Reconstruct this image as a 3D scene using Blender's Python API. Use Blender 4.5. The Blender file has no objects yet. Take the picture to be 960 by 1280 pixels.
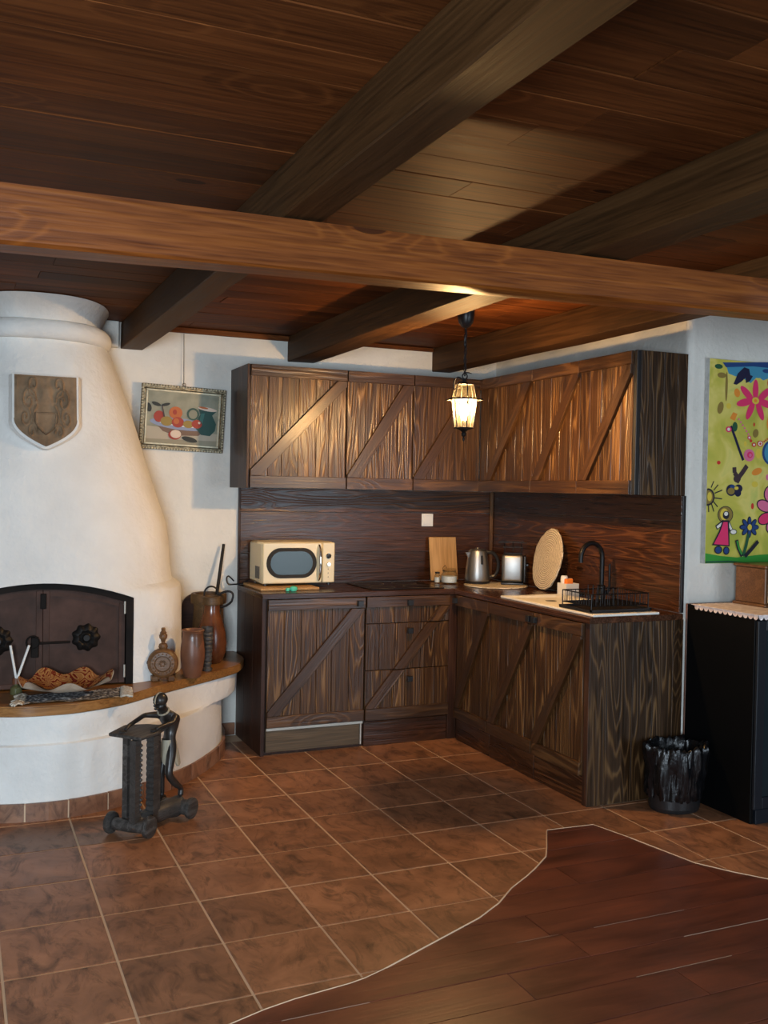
import bpy, bmesh, math, random
from mathutils import Vector, Matrix, noise
random.seed(7)
PI = math.pi
S = bpy.context.scene
COL = S.collection

# ------------------------------------------------------------------ camera
cam_d = bpy.data.cameras.new('camera'); cam = bpy.data.objects.new('camera', cam_d); COL.objects.link(cam)
yaw, pitch, roll = .4132, -.023, .0181
fw = Vector((math.sin(yaw)*math.cos(pitch), math.cos(yaw)*math.cos(pitch), math.sin(pitch)))
rt = Vector((math.cos(yaw), -math.sin(yaw), 0)); up = rt.cross(fw)
R_ = rt*math.cos(roll) + up*math.sin(roll); U_ = up*math.cos(roll) - rt*math.sin(roll)
cam.matrix_world = Matrix(((R_.x, U_.x, -fw.x, -.4632), (R_.y, U_.y, -fw.y, -2.6667), (R_.z, U_.z, -fw.z, 1.4475), (0, 0, 0, 1)))
cam_d.sensor_fit = 'VERTICAL'; cam_d.sensor_height = 36; cam_d.sensor_width = 27
cam_d.lens = 1223.8*36/1280; cam_d.clip_start = .02
S.camera = cam

# ------------------------------------------------------------------ world, daylight at the windows, exposure
w = bpy.data.worlds.new('sky'); S.world = w; w.use_nodes = True
w.node_tree.nodes['Background'].inputs[0].default_value = (.55, .72, 1, 1)
w.node_tree.nodes['Background'].inputs[1].default_value = .6
S.view_settings.view_transform = 'Standard'; S.view_settings.look = 'None'
S.view_settings.gamma = 1; S.view_settings.use_curve_mapping = False
S.view_settings.exposure = .75

def area(name, loc, size, power, col, direction):
    d = bpy.data.lights.new(name, 'AREA'); d.shape = 'RECTANGLE'; d.size, d.size_y = size
    d.energy = power; d.color = col
    o = bpy.data.objects.new(name, d); COL.objects.link(o); o.location = loc
    o.rotation_euler = Vector(direction).to_track_quat('-Z', 'Z').to_euler(); return o
area('daylight_right', (3.4, -3.97, 1.0), (1.2, 1.9), 44, (.73, .87, 1), (-.25, 1, -.45))
area('daylight_left', (-1.35, -3.97, 1.25), (1.3, 1.2), 165, (.73, .87, 1), (.1, 1, -.40))
LAMP_POWER = 225

# ------------------------------------------------------------------ helpers
W = {}
def wm(o): return W[o.name] if o is not None else Matrix()
def link(o, parent, M, local=False):
    COL.objects.link(o)
    if parent is not None:
        o.parent = parent
        if local: W[o.name] = wm(parent) @ M; o.matrix_basis = M
        else: W[o.name] = M; o.matrix_basis = wm(parent).inverted() @ M
    else:
        o.matrix_basis = M; W[o.name] = M
    return o
def tag(o, label=None, cat=None, group=None, kind=None):
    if label: o['label'] = label
    if cat: o['category'] = cat
    if group: o['group'] = group
    if kind: o['kind'] = kind
    return o
def thing(name, label, cat, loc=(0, 0, 0), rz=0, group=None, kind=None):
    o = bpy.data.objects.new(name, None); o.empty_display_size = .05
    link(o, None, Matrix.Translation(Vector(loc)) @ Matrix.Rotation(rz, 4, 'Z'))
    return tag(o, label, cat, group, kind)
def obj(name, bm, mats, parent=None, M=None, local=False, smooth=False, recenter=True):
    M = M or Matrix()
    if recenter and len(bm.verts):
        lo = Vector([min(v.co[i] for v in bm.verts) for i in range(3)]); hi = Vector([max(v.co[i] for v in bm.verts) for i in range(3)])
        c = (lo+hi)/2
        for v in bm.verts: v.co -= c
        M = M @ Matrix.Translation(c)
    me = bpy.data.meshes.new(name); bm.to_mesh(me); bm.free()
    for m in (mats if isinstance(mats, (list, tuple)) else [mats]): me.materials.append(m)
    if smooth:
        for p in me.polygons: p.use_smooth = True
        if smooth != True:
            try: me.set_sharp_from_angle(angle=smooth)
            except Exception: pass
    o = bpy.data.objects.new(name, me)
    return link(o, parent, M, local)
AS = math.radians(40)

def box(bm, x0, x1, y0, y1, z0, z1, bev=0, mi=0):
    vs = [bm.verts.new((x, y, z)) for x in (x0, x1) for y in (y0, y1) for z in (z0, z1)]
    fs = [bm.faces.new([vs[i] for i in f]) for f in ((0, 1, 3, 2), (4, 6, 7, 5), (0, 4, 5, 1), (2, 3, 7, 6), (0, 2, 6, 4), (1, 5, 7, 3))]
    for f in fs: f.material_index = mi
    if bev:
        es = list({e for f in fs for e in f.edges})
        r = bmesh.ops.bevel(bm, geom=es, offset=bev, segments=1, affect='EDGES', profile=.5)
        for f in r['faces']: f.material_index = mi
    return vs
def boxo(name, x0, x1, y0, y1, z0, z1, mat, parent=None, bev=.002, **k):
    bm = bmesh.new(); d = (x1-x0, y1-y0, z1-z0)
    if mat.get('grain') and d[0] < max(d):   # turn the piece so that its grain runs along its length
        c = Vector(((x0+x1)/2, (y0+y1)/2, (z0+z1)/2)); a, b, e_ = d[0]/2, d[1]/2, d[2]/2
        if d[1] >= d[2]: Rm = Matrix.Rotation(PI/2, 4, 'Z'); box(bm, -b, b, -a, a, -e_, e_, bev)
        else: Rm = Matrix.Rotation(-PI/2, 4, 'Y'); box(bm, -e_, e_, -b, b, -a, a, bev)
        return obj(name, bm, mat, parent, M=Matrix.Translation(c) @ Rm, recenter=False, **k)
    box(bm, x0, x1, y0, y1, z0, z1, bev); return obj(name, bm, mat, parent, **k)
def poly_board(name, pts, d, n, thick, mat, parent, bev=.0015):
    """prism from world polygon pts, grain direction d, extruded by thick along n"""
    X = Vector(d).normalized(); Z = Vector(n).normalized(); Y = Z.cross(X)
    c = sum((Vector(p) for p in pts), Vector())/len(pts)
    M = Matrix(((X.x, Y.x, Z.x, c.x), (X.y, Y.y, Z.y, c.y), (X.z, Y.z, Z.z, c.z), (0, 0, 0, 1)))
    bm = bmesh.new(); L = [((Vector(p)-c).dot(X), (Vector(p)-c).dot(Y)) for p in pts]
    a = [bm.verts.new((x, y, 0)) for x, y in L]; b = [bm.verts.new((x, y, thick)) for x, y in L]
    bm.faces.new(a); top = bm.faces.new(b)
    k = len(a)
    for i in range(k): bm.faces.new((a[i], a[(i+1) % k], b[(i+1) % k], b[i]))
    bmesh.ops.recalc_face_normals(bm, faces=bm.faces[:])
    if bev: bmesh.ops.bevel(bm, geom=list(top.edges), offset=bev, segments=1, affect='EDGES')
    return obj(name, bm, mat, parent, M=M, recenter=False)
def tube(bm, pts, r, n=8, close=False, mi=0, cap=True):
    pts = [Vector(p) for p in pts]; N = len(pts); rs = r if isinstance(r, (list, tuple)) else [r]*N
    rings = []; prev = None
    for i, p in enumerate(pts):
        if close: t = pts[(i+1) % N]-pts[i-1]
        else: t = pts[min(i+1, N-1)]-pts[max(i-1, 0)]
        t.normalize()
        if prev is None:
            a = Vector((0, 0, 1)) if abs(t.z) < .9 else Vector((1, 0, 0)); u = t.cross(a).normalized()
        else: u = (prev-t*prev.dot(t)).normalized()
        prev = u; v = t.cross(u)
        rings.append([bm.verts.new(p+(u*math.cos(2*PI*k/n)+v*math.sin(2*PI*k/n))*rs[i]) for k in range(n)])
    for i in range(N if close else N-1):
        A, B = rings[i], rings[(i+1) % N]
        for k in range(n):
            f = bm.faces.new((A[k], A[(k+1) % n], B[(k+1) % n], B[k])); f.material_index = mi
    if cap and not close:
        bm.faces.new(rings[0][::-1]).material_index = mi; bm.faces.new(rings[-1]).material_index = mi
def lathe(bm, prof, n=32, c=(0, 0, 0), mi=0, sy=1, jig=None):
    rings = []
    for r, z in prof:
        if r < 1e-5: rings.append([bm.verts.new((c[0], c[1], c[2]+z))])
        else: rings.append([bm.verts.new((c[0]+r*math.cos(2*PI*k/n), c[1]+r*sy*math.sin(2*PI*k/n), c[2]+z)) for k in range(n)])
    for A, B in zip(rings, rings[1:]):
        for k in range(n):
            if len(A) == 1 and len(B) == 1: continue
            if len(A) == 1: f = bm.faces.new((A[0], B[k], B[(k+1) % n]))
            elif len(B) == 1: f = bm.faces.new((A[k], A[(k+1) % n], B[0]))
            else: f = bm.faces.new((A[k], A[(k+1) % n], B[(k+1) % n], B[k]))
            f.material_index = mi
def lath(name, prof, mat, parent=None, c=(0, 0, 0), n=32, sy=1, smooth=AS, **k):
    bm = bmesh.new(); lathe(bm, prof, n, c, 0, sy); bmesh.ops.recalc_face_normals(bm, faces=bm.faces[:])
    return obj(name, bm, mat, parent, smooth=smooth, **k)
def tubo(name, pts, r, mat, parent=None, n=8, close=False, **k):
    bm = bmesh.new(); tube(bm, pts, r, n, close); bmesh.ops.recalc_face_normals(bm, faces=bm.faces[:])
    return obj(name, bm, mat, parent, smooth=AS, **k)
def arc(c, r, a0, a1, n, ax='xz'):
    o = []
    for i in range(n+1):
        a = a0+(a1-a0)*i/n; p = [c[0], c[1], c[2]]
        p['xyz'.index(ax[0])] += r*math.cos(a); p['xyz'.index(ax[1])] += r*math.sin(a); o.append(tuple(p))
    return o
def spline(P, n=6):
    out = []; P = [Vector(p) for p in P]
    for i in range(len(P)-1):
        p0 = P[max(i-1, 0)]; p1 = P[i]; p2 = P[i+1]; p3 = P[min(i+2, len(P)-1)]
        for k in range(n):
            t = k/n
            out.append(.5*((2*p1)+(p2-p0)*t+(2*p0-5*p1+4*p2-p3)*t*t+(3*p1-p0-3*p2+p3)*t**3))
    out.append(P[-1]); return out
def prism(bm, pts, z0, z1, mi=0):
    a = [bm.verts.new((p[0], p[1], z0)) for p in pts]; b = [bm.verts.new((p[0], p[1], z1)) for p in pts]; k = len(a)
    fs = [bm.faces.new(a[::-1]), bm.faces.new(b)]+[bm.faces.new((a[i], a[(i+1) % k], b[(i+1) % k], b[i])) for i in range(k)]
    for f in fs: f.material_index = mi
    return fs

# ------------------------------------------------------------------ materials
class NT:
    def __init__(s, name):
        s.m = bpy.data.materials.new(name); s.m.use_nodes = True; s.t = s.m.node_tree
        s.b = s.t.nodes['Principled BSDF']; s.out = s.t.nodes['Material Output']
    def n(s, typ, ins={}, **at):
        x = s.t.nodes.new(typ)
        for k, v in at.items(): setattr(x, k, v)
        for k, v in ins.items():
            if hasattr(v, 'links'): s.t.links.new(v, x.inputs[k])
            else: x.inputs[k].default_value = v
        return x
    def math(s, op, a, b=0, clamp=False):
        return s.n('ShaderNodeMath', {0: a, 1: b}, operation=op, use_clamp=clamp).outputs[0]
    def coord(s, scale=(1, 1, 1), rnd=True):
        c = s.n('ShaderNodeTexCoord').outputs['Object']
        if rnd:
            r = s.n('ShaderNodeObjectInfo').outputs['Random']
            v = s.n('ShaderNodeCombineXYZ', {0: s.math('MULTIPLY', r, 37.), 1: s.math('MULTIPLY', r, 91.), 2: s.math('MULTIPLY', r, 53.)}).outputs[0]
            c = s.n('ShaderNodeVectorMath', {0: c, 1: v}, operation='ADD').outputs[0]
        return s.n('ShaderNodeVectorMath', {0: c, 1: scale}, operation='MULTIPLY').outputs[0]
    def ramp(s, fac, stops, interp='LINEAR'):
        r = s.n('ShaderNodeValToRGB', {0: fac}); e = r.color_ramp; e.interpolation = interp
        while len(e.elements) < len(stops): e.elements.new(.5)
        for el, (p, c) in zip(e.elements, stops): el.position = p; el.color = (*c, 1)
        return r.outputs[0]
    def mix(s, f, a, b, mode='MIX'):
        x = s.n('ShaderNodeMix', data_type='RGBA', blend_type=mode)
        for i, v in ((0, f), (6, a), (7, b)):
            if hasattr(v, 'links'): s.t.links.new(v, x.inputs[i])
            else: x.inputs[i].default_value = (*v, 1) if isinstance(v, tuple) and len(v) == 3 else v
        return x.outputs[2]
    def set(s, **k):
        for a, v in k.items():
            i = s.b.inputs[a.replace('_', ' ')]
            if hasattr(v, 'links'): s.t.links.new(v, i)
            else: i.default_value = (*v, 1) if isinstance(v, tuple) and len(v) == 3 else v
        return s
    def bump(s, h, strength=.3, dist=.01):
        s.t.links.new(s.n('ShaderNodeBump', {'Height': h, 'Strength': strength, 'Distance': dist}).outputs[0], s.b.inputs['Normal']); return s

def plain(name, col, rough=.5, metal=0, **k):
    return NT(name).set(Base_Color=col, Roughness=rough, Metallic=metal, **k).m
def wood(name, dark, mid, light, rough=.38, sc=1., rings=13, along=.12, contrast=1., bump=.35, tint=.35, knots=True, coat=0., spec=.35, kr=.045):
    """brushed pine: contour rings of a stretched noise field, grain along local X"""
    t = NT(name)
    p = t.coord((along*sc, 1*sc, 1*sc))
    f = t.n('ShaderNodeTexNoise', {'Vector': p, 'Scale': 6.5, 'Detail': 2.5, 'Roughness': .5, 'Distortion': .35}).outputs[0]
    fld = t.math('MULTIPLY', f, rings)
    if knots:
        pk = t.coord((.42*sc, 1*sc, 1*sc))
        v = t.n('ShaderNodeTexVoronoi', {'Vector': pk, 'Scale': 3.2, 'Randomness': 1.}).outputs['Distance']
        kb = t.math('MULTIPLY', t.math('MAXIMUM', t.math('SUBTRACT', .26, v), 0.), 14.)
        fld = t.math('ADD', fld, kb)
    s_ = t.math('ADD', t.math('MULTIPLY', t.math('SINE', t.math('MULTIPLY', fld, 6.283)), .5), .5)
    rnd = t.n('ShaderNodeObjectInfo').outputs['Random']
    pc_ = t.math('ADD', t.math('MULTIPLY', t.math('FRACT', t.math('MULTIPLY', rnd, 7.13)), 1.0), .35)
    fib = t.n('ShaderNodeTexNoise', {'Vector': t.coord((.035*sc, 1*sc, 1*sc)), 'Scale': 120., 'Detail': 2.}).outputs[0]
    big = t.n('ShaderNodeTexNoise', {'Vector': t.coord((.25*sc, .8*sc, .8*sc)), 'Scale': 3.5, 'Detail': 2.}).outputs[0]
    val = t.math('ADD', t.math('MULTIPLY', t.math('MULTIPLY', t.math('POWER', s_, 4.0), pc_), .60*contrast), t.math('MULTIPLY', t.math('SUBTRACT', fib, .24), .80))
    col = t.ramp(val, [(.0, dark), (.35, mid), (1., light)])
    sh = t.math('ADD', t.math('MULTIPLY', rnd, tint), t.math('ADD', t.math('MULTIPLY', big, .9), .55-tint/2))
    col = t.mix(1., col, t.n('ShaderNodeCombineXYZ', {0: sh, 1: sh, 2: sh}).outputs[0], 'MULTIPLY')
    if knots:
        dk = t.math('MULTIPLY', t.math('LESS_THAN', v, kr), .75)
        col = t.mix(dk, col, tuple(c*.35 for c in dark))
    rr = t.math('ADD', t.math('MULTIPLY', fib, .25), rough-.12)
    t.set(Base_Color=col, Roughness=rr, Specular_IOR_Level=spec)
    if coat: t.set(Coat_Weight=coat, Coat_Roughness=.22)
    t.bump(val, bump, .004)
    t.m['grain'] = 1
    return t.m

M = {}
M['cab'] = wood('stained pine', (.022, .009, .003), (.070, .029, .009), (.22, .115, .040), rough=.33, spec=.5, rings=26, bump=.5, along=.062, sc=.85)
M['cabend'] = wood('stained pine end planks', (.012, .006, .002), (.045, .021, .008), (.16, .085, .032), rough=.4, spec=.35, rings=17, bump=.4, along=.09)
M['cabtrim'] = wood('stained pine trim', (.024, .009, .003), (.064, .027, .009), (.15, .070, .024), rough=.33, spec=.55, rings=6, contrast=.7, bump=.3)
M['splash'] = wood('stained pine backsplash', (.018, .006, .002), (.056, .018, .006), (.17, .062, .020), contrast=.75, rough=.30, spec=.5, rings=22, bump=.35, along=.09)
M['worktop'] = wood('stained worktop', (.022, .009, .004), (.06, .022, .010), (.13, .05, .022), rough=.26, rings=5, contrast=.5, bump=.12)
M['side'] = wood('dark cabinet side', (.018, .007, .004), (.045, .018, .010), (.10, .045, .022), rough=.4, rings=4, contrast=.5, bump=.2)
M['ceil'] = wood('ceiling board', (.045, .0125, .003), (.12, .037, .009), (.205, .072, .019), kr=.06, spec=.12, rough=.62, rings=5, contrast=.3, bump=.12, along=.05, tint=.5)
M['joist'] = wood('old joist timber', (.032, .014, .004), (.075, .033, .010), (.12, .06, .02), spec=.2, rough=.6, rings=6, contrast=.3, bump=.3, along=.04, tint=.1)
M['cross'] = wood('reddish beam timber', (.085, .020, .003), (.20, .056, .008), (.33, .115, .020), kr=.075, rough=.45, spec=.25, rings=11, contrast=.4, bump=.25, along=.03, tint=.1)
M['shelf'] = wood('honey oak shelf', (.16, .065, .018), (.30, .14, .042), (.42, .21, .07), rough=.32, rings=4, contrast=.4, bump=.1, knots=False, tint=.1)
M['bamboo'] = wood('bamboo', (.38, .20, .07), (.55, .31, .12), (.66, .41, .18), rough=.45, rings=3, contrast=.4, bump=.1, knots=False, tint=.1)
M['darkwood'] = wood('ebonised carving', (.022, .019, .017), (.058, .052, .047), (.12, .11, .10), rough=.42, rings=6, contrast=.5, bump=.3, sc=2.5, knots=False, tint=.1)
M['flaskwood'] = wood('turned wood', (.075, .033, .012), (.15, .072, .028), (.23, .12, .05), rough=.4, rings=4, contrast=.4, bump=.1, sc=3, knots=False, tint=.1)
M['mortar'] = wood('olive brown wood', (.05, .028, .012), (.11, .062, .026), (.17, .10, .045), rough=.5, rings=4, contrast=.5, bump=.2, sc=2, knots=False, tint=.1)
M['radiowood'] = wood('walnut veneer', (.07, .03, .012), (.16, .075, .03), (.22, .11, .05), rough=.35, rings=4, contrast=.4, bump=.05, sc=2, knots=False, tint=.1)
M['plinth'] = wood('weathered plinth', (.05, .035, .02), (.12, .08, .045), (.22, .16, .1), rough=.45, rings=6, contrast=.6, bump=.3)

def m_plaster(name, col):
    t = NT(name); p = t.coord(rnd=False)
    a = t.n('ShaderNodeTexNoise', {'Vector': p, 'Scale': 4.5, 'Detail': 5., 'Roughness': .55}).outputs[0]
    b = t.n('ShaderNodeTexNoise', {'Vector': p, 'Scale': 45., 'Detail': 3.}).outputs[0]
    c = t.ramp(a, [(.3, tuple(x*.9 for x in col)), (.65, col)])
    t.set(Base_Color=c, Roughness=.85).bump(t.math('ADD', t.math('MULTIPLY', a, 1.), t.math('MULTIPLY', b, .18)), .6, .03)
    return t.m
M['plaster'] = m_plaster('white plaster', (.72, .70, .64))
M['logwall'] = m_plaster('brown painted plaster', (.22, .15, .09))
M['hood'] = m_plaster('hood plaster', (.78, .77, .73))

def m_tile(name, ca, cb, cc):
    t = NT(name); p = t.coord()
    a = t.n('ShaderNodeTexNoise', {'Vector': p, 'Scale': 6., 'Detail': 6., 'Roughness': .6, 'Distortion': 1.2}).outputs[0]
    q = t.n('ShaderNodeVectorMath', {0: p, 1: (2.2, 1, 1)}, operation='MULTIPLY').outputs[0]
    b = t.n('ShaderNodeTexNoise', {'Vector': q, 'Scale': 4.5, 'Detail': 7., 'Roughness': .68, 'Distortion': 2.0}).outputs[0]
    col = t.ramp(a, [(.3, ca), (.52, cb), (.72, cc)])
    col = t.mix(t.math('MULTIPLY', t.math('SUBTRACT', b, .49), 4.2, True), col, tuple(x*.36 for x in ca))
    r = t.n('ShaderNodeObjectInfo').outputs['Random']; sh = t.math('ADD', t.math('MULTIPLY', r, .3), .85)
    col = t.mix(1., col, t.n('ShaderNodeCombineXYZ', {0: sh, 1: sh, 2: sh}).outputs[0], 'MULTIPLY')
    t.set(Base_Color=col, Roughness=t.math('ADD', t.math('MULTIPLY', b, .3), .27)).bump(b, .25, .004)
    return t.m
M['tile'] = m_tile('terracotta tile', (.19, .080, .036), (.31, .135, .062), (.40, .18, .085))
M['skirt'] = m_tile('skirting tile', (.17, .075, .042), (.26, .12, .065), (.33, .17, .10))
def m_floor():
    t = NT('worn red floorboard'); p = t.coord((.3, 1, 1))
    a = t.n('ShaderNodeTexNoise', {'Vector': p, 'Scale': 5., 'Detail': 6., 'Roughness': .65, 'Distortion': .6}).outputs[0]
    f = t.n('ShaderNodeTexNoise', {'Vector': t.coord((.04, 1, 1)), 'Scale': 90., 'Detail': 2.}).outputs[0]
    col = t.ramp(t.math('ADD', t.math('MULTIPLY', a, .85), t.math('MULTIPLY', f, .15)), [(.3, (.045, .015, .009)), (.5, (.12, .034, .018)), (.7, (.20, .052, .024))])
    t.set(Base_Color=col, Roughness=t.math('ADD', t.math('MULTIPLY', a, .3), .2)).bump(f, .15, .003)
    return t.m
M['plank'] = m_floor()
M['grout'] = plain('grout', (.62, .44, .29), .9)
M['putty'] = plain('old putty', (.30, .20, .14), .9)
M['slab'] = plain('floor underlay', (.03, .018, .012), .9)
M['black'] = plain('black plastic', (.012, .012, .013), .35)
M['soot'] = plain('sooted metal', (.008, .007, .006), .7)
M['blackmetal'] = plain('black metal', (.012, .012, .013), .38, .6)
M['iron'] = plain('blackened iron', (.02, .018, .017), .5, .7)
M['blackcab'] = plain('black cabinet lacquer', (.0022, .0026, .003), .5, Specular_IOR_Level=.12)
M['blackcabday'] = plain('black lacquer tinted with daylight', (.008, .011, .016), .4, Specular_IOR_Level=.3)  # front-facing lacquer: daylight is mixed into the colour as a lighter, bluish black
M['steel'] = plain('brushed steel', (.34, .335, .32), .42, 1)
M['chrome'] = plain('chrome', (.7, .7, .7), .12, 1)
M['cream'] = plain('cream enamel', (.72, .61, .38), .28)
M['white'] = plain('white plastic', (.75, .74, .70), .4)
M['sink'] = plain('white sink composite', (.80, .77, .70), .35)
M['alu'] = plain('aluminium strip', (.55, .52, .45), .4, .6)
M['orange'] = plain('orange sponge', (.9, .22, .02), .8)
M['green'] = plain('mint green rubber', (.08, .55, .36), .5)
M['darkglass'] = plain('dark glass', (.012, .020, .024), .10, Specular_IOR_Level=.18)
M['ovenglass'] = plain('oven window', (.020, .042, .048), .16, Specular_IOR_Level=.25)
M['ceramicglass'] = plain('hob glass', (.008, .007, .007), .22, Specular_IOR_Level=.35)
M['jugglaze'] = plain('glaze drip', (.10, .045, .025), .3)
def m_noisy(name, ca, cb, scale=8, rough=.5, metal=0, bump=.2, stretch=(1, 1, 1), **k):
    t = NT(name); p = t.coord(stretch)
    a = t.n('ShaderNodeTexNoise', {'Vector': p, 'Scale': float(scale), 'Detail': 5., 'Roughness': .6}).outputs[0]
    t.set(Base_Color=t.ramp(a, [(.35, ca), (.65, cb)]), Roughness=rough, Metallic=metal, **k).bump(a, bump, .005)
    return t.m
M['rust'] = m_noisy('rust brown iron', (.035, .017, .011), (.075, .037, .026), 6, .6, 0, .2, Specular_IOR_Level=.2)
M['rustdark'] = m_noisy('sooty iron', (.004, .0035, .003), (.012, .008, .006), 8, .7, 0, .3, Specular_IOR_Level=.15)
M['stone'] = m_noisy('carved sandstone', (.15, .095, .052), (.27, .18, .105), 9, .9, 0, .5)
M['clay'] = m_noisy('brown clay', (.12, .045, .022), (.20, .082, .042), 7, .42, 0, .1)
M['gourd'] = m_noisy('glazed brown stoneware', (.07, .022, .009), (.17, .055, .02), 7, .22, 0, .05)
M['skin'] = m_noisy('black carved wood', (.012, .010, .009), (.032, .026, .022), 20, .35, 0, .2)
M['grass'] = m_noisy('straw raffia', (.22, .19, .13), (.42, .38, .29), 60, .8, 0, .5, (1, 1, .1))
M['canvasedge'] = m_noisy('canvas edge', (.45, .46, .44), (.6, .6, .58), 40, .8)
M['bag'] = m_noisy('black bin bag', (.003, .003, .0035), (.006, .006, .007), 45, .26, 0, .5, Specular_IOR_Level=.4)
M['frame'] = m_noisy('antiqued silver gilt', (.06, .05, .03), (.30, .26, .17), 60, .38, .7, .5)
M['lightframe'] = m_noisy('pale gilt fillet', (.42, .40, .30), (.62, .58, .42), 30, .4, .3, .2)
def m_weave():
    t = NT('woven palm'); c = t.n('ShaderNodeTexCoord').outputs['Object']
    w_ = t.n('ShaderNodeTexWave', {'Vector': c, 'Scale': 26., 'Distortion': 1.5, 'Detail': 2., 'Detail Scale': 4.}, wave_type='RINGS', rings_direction='Z').outputs[1]
    n_ = t.n('ShaderNodeTexNoise', {'Vector': c, 'Scale': 110.}).outputs[0]
    v = t.math('ADD', t.math('MULTIPLY', w_, .6), t.math('MULTIPLY', n_, .5))
    t.set(Base_Color=t.ramp(v, [(.2, (.40, .29, .17)), (.7, (.86, .73, .52))]), Roughness=.8).bump(v, .6, .006)
    return t.m
M['weave'] = m_weave()
def m_bowl():
    t = NT('red and ochre glaze'); c = t.n('ShaderNodeTexCoord').outputs['Object']
    n_ = t.n('ShaderNodeTexNoise', {'Vector': c, 'Scale': 13., 'Detail': 1., 'Distortion': 1.6}).outputs[0]
    b = t.math('FRACT', t.math('MULTIPLY', n_, 7.))
    col = t.ramp(b, [(0., (.24, .10, .03)), (.42, (.32, .15, .05)), (.5, (.11, .014, .007)), (.78, (.15, .02, .01)), (.86, (.34, .18, .07))])
    t.set(Base_Color=col, Roughness=.25).bump(b, .1, .002); return t.m
M['bowl'] = m_bowl(); M['bowlwhite'] = m_noisy('pale shell glaze', (.42, .28, .18), (.68, .56, .43), 10, .35)
def m_cloth():
    t = NT('grey woven runner'); c = t.n('ShaderNodeTexCoord').outputs['Object']
    v = t.n('ShaderNodeTexVoronoi', {'Vector': c, 'Scale': 75.}).outputs['Distance']
    t.set(Base_Color=t.ramp(v, [(.2, (.02, .02, .025)), (.55, (.12, .12, .13)), (.75, (.5, .5, .5))]), Roughness=.9).bump(v, .6, .006); return t.m
M['runner'] = m_cloth(); M['tassel'] = m_noisy('cream fringe', (.42, .36, .27), (.66, .60, .50), 90, .9, 0, .5)
M['lace'] = m_noisy('pink lace doily', (.60, .50, .48), (.82, .74, .71), 40, .9, 0, .5)
def m_glass(name, tr=.8, col=(1, 1, 1), transl=0.):
    t = NT(name); a = t.n('ShaderNodeBsdfTransparent', {0: (*col, 1)}).outputs[0]
    g = t.n('ShaderNodeBsdfGlossy', {'Roughness': .05}).outputs[0]
    f = t.n('ShaderNodeLayerWeight', {'Blend': .2}).outputs['Facing']
    base = a
    if transl:
        tl = t.n('ShaderNodeBsdfTranslucent', {0: (.95, .85, .62, 1)}).outputs[0]
        base = t.n('ShaderNodeMixShader', {0: transl, 1: a, 2: tl}).outputs[0]
    x = t.n('ShaderNodeMixShader', {0: t.math('MULTIPLY_ADD' if False else 'MULTIPLY', f, 1-tr), 1: base, 2: g}).outputs[0]
    t.t.links.new(x, t.out.inputs[0]); return t.m
M['glass'] = m_glass('clear glass', .5, (.93, .95, .95))
M['lampglass'] = m_glass('lantern glass', .8, (1, .97, .88), .025)
M['capglass'] = m_glass('smoked cap glass', .85, (.42, .38, .32), .003)
M['diffglass'] = plain('green glass bottle', (.10, .10, .045), .12)
t = NT('bulb'); e = t.n('ShaderNodeEmission', {0: (1, .74, .40, 1), 1: 60.}); t.t.links.new(e.outputs[0], t.out.inputs[0]); M['bulb'] = t.m
paints = dict(pk=(.75, .03, .14), pk2=(.72, .16, .30), bk=(.008, .008, .02), yl=(.72, .55, .06), wh=(.78, .76, .68), gr=(.03, .28, .03), dg=(.01, .09, .035), bl=(.01, .05, .19), sk=(.05, .27, .42), rd=(.62, .03, .02), og=(.78, .27, .03), br=(.05, .025, .03), nv=(.006, .006, .04), ap=(.30, .03, .015), ap2=(.42, .11, .025), ap3=(.26, .18, .035), tb=(.38, .34, .26), tb2=(.25, .23, .16), plt=(.22, .27, .40), plb=(.15, .09, .06), jg=(.008, .055, .045), jg2=(.03, .13, .11), lf=(.006, .012, .012), gry=(.2, .21, .16), cr=(.62, .5, .4))
PM = {k: plain('paint '+k, v, .6) for k, v in paints.items()}
t = NT('painted yellow ground'); c = t.n('ShaderNodeTexCoord').outputs['Object']
a = t.n('ShaderNodeTexNoise', {'Vector': c, 'Scale': 5., 'Detail': 3., 'Distortion': 1.}).outputs[0]
t.set(Base_Color=t.ramp(a, [(.3, (.40, .42, .05)), (.47, (.58, .52, .08)), (.6, (.72, .62, .16)), (.75, (.50, .54, .12))]), Roughness=.6); M['yellowground'] = t.m
t = NT('painted grey ground'); c = t.n('ShaderNodeTexCoord').outputs['Object']
a = t.n('ShaderNodeTexNoise', {'Vector': c, 'Scale': 12., 'Detail': 3.}).outputs[0]
t.set(Base_Color=t.ramp(a, [(.3, (.17, .18, .13)), (.7, (.30, .30, .22))]), Roughness=.5); M['greyground'] = t.m

# ------------------------------------------------------------------ room shell
XW, YW, YN, ZC = 2.755, 2.90, 1.06, 2.343
X0, X1, Y0 = -2.6, 4.7, -3.9
def struct(name, bm, mat, parent=None, **k):
    o = obj(name, bm, mat, parent, **k)
    if parent is None: o['kind'] = 'structure'
    return o
def wall_with_holes(name, x0, x1, y0, y1, z0, z1, holes):
    bm = bmesh.new(); xs = [x0]
    for a, b, c, d in sorted(holes):
        box(bm, xs[-1], a, y0, y1, z0, z1); box(bm, a, b, y0, y1, z0, c); box(bm, a, b, y0, y1, d, z1); xs.append(b)
    box(bm, xs[-1], x1, y0, y1, z0, z1)
    return struct(name, bm, M['logwall'])
bm = bmesh.new(); box(bm, X0, XW, YW, YW+.15, -.12, 2.42); struct('wall_back', bm, M['plaster'])
bm = bmesh.new()     # right wall returns round a rounded corner to the wall with the painting
cr = .035
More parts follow.
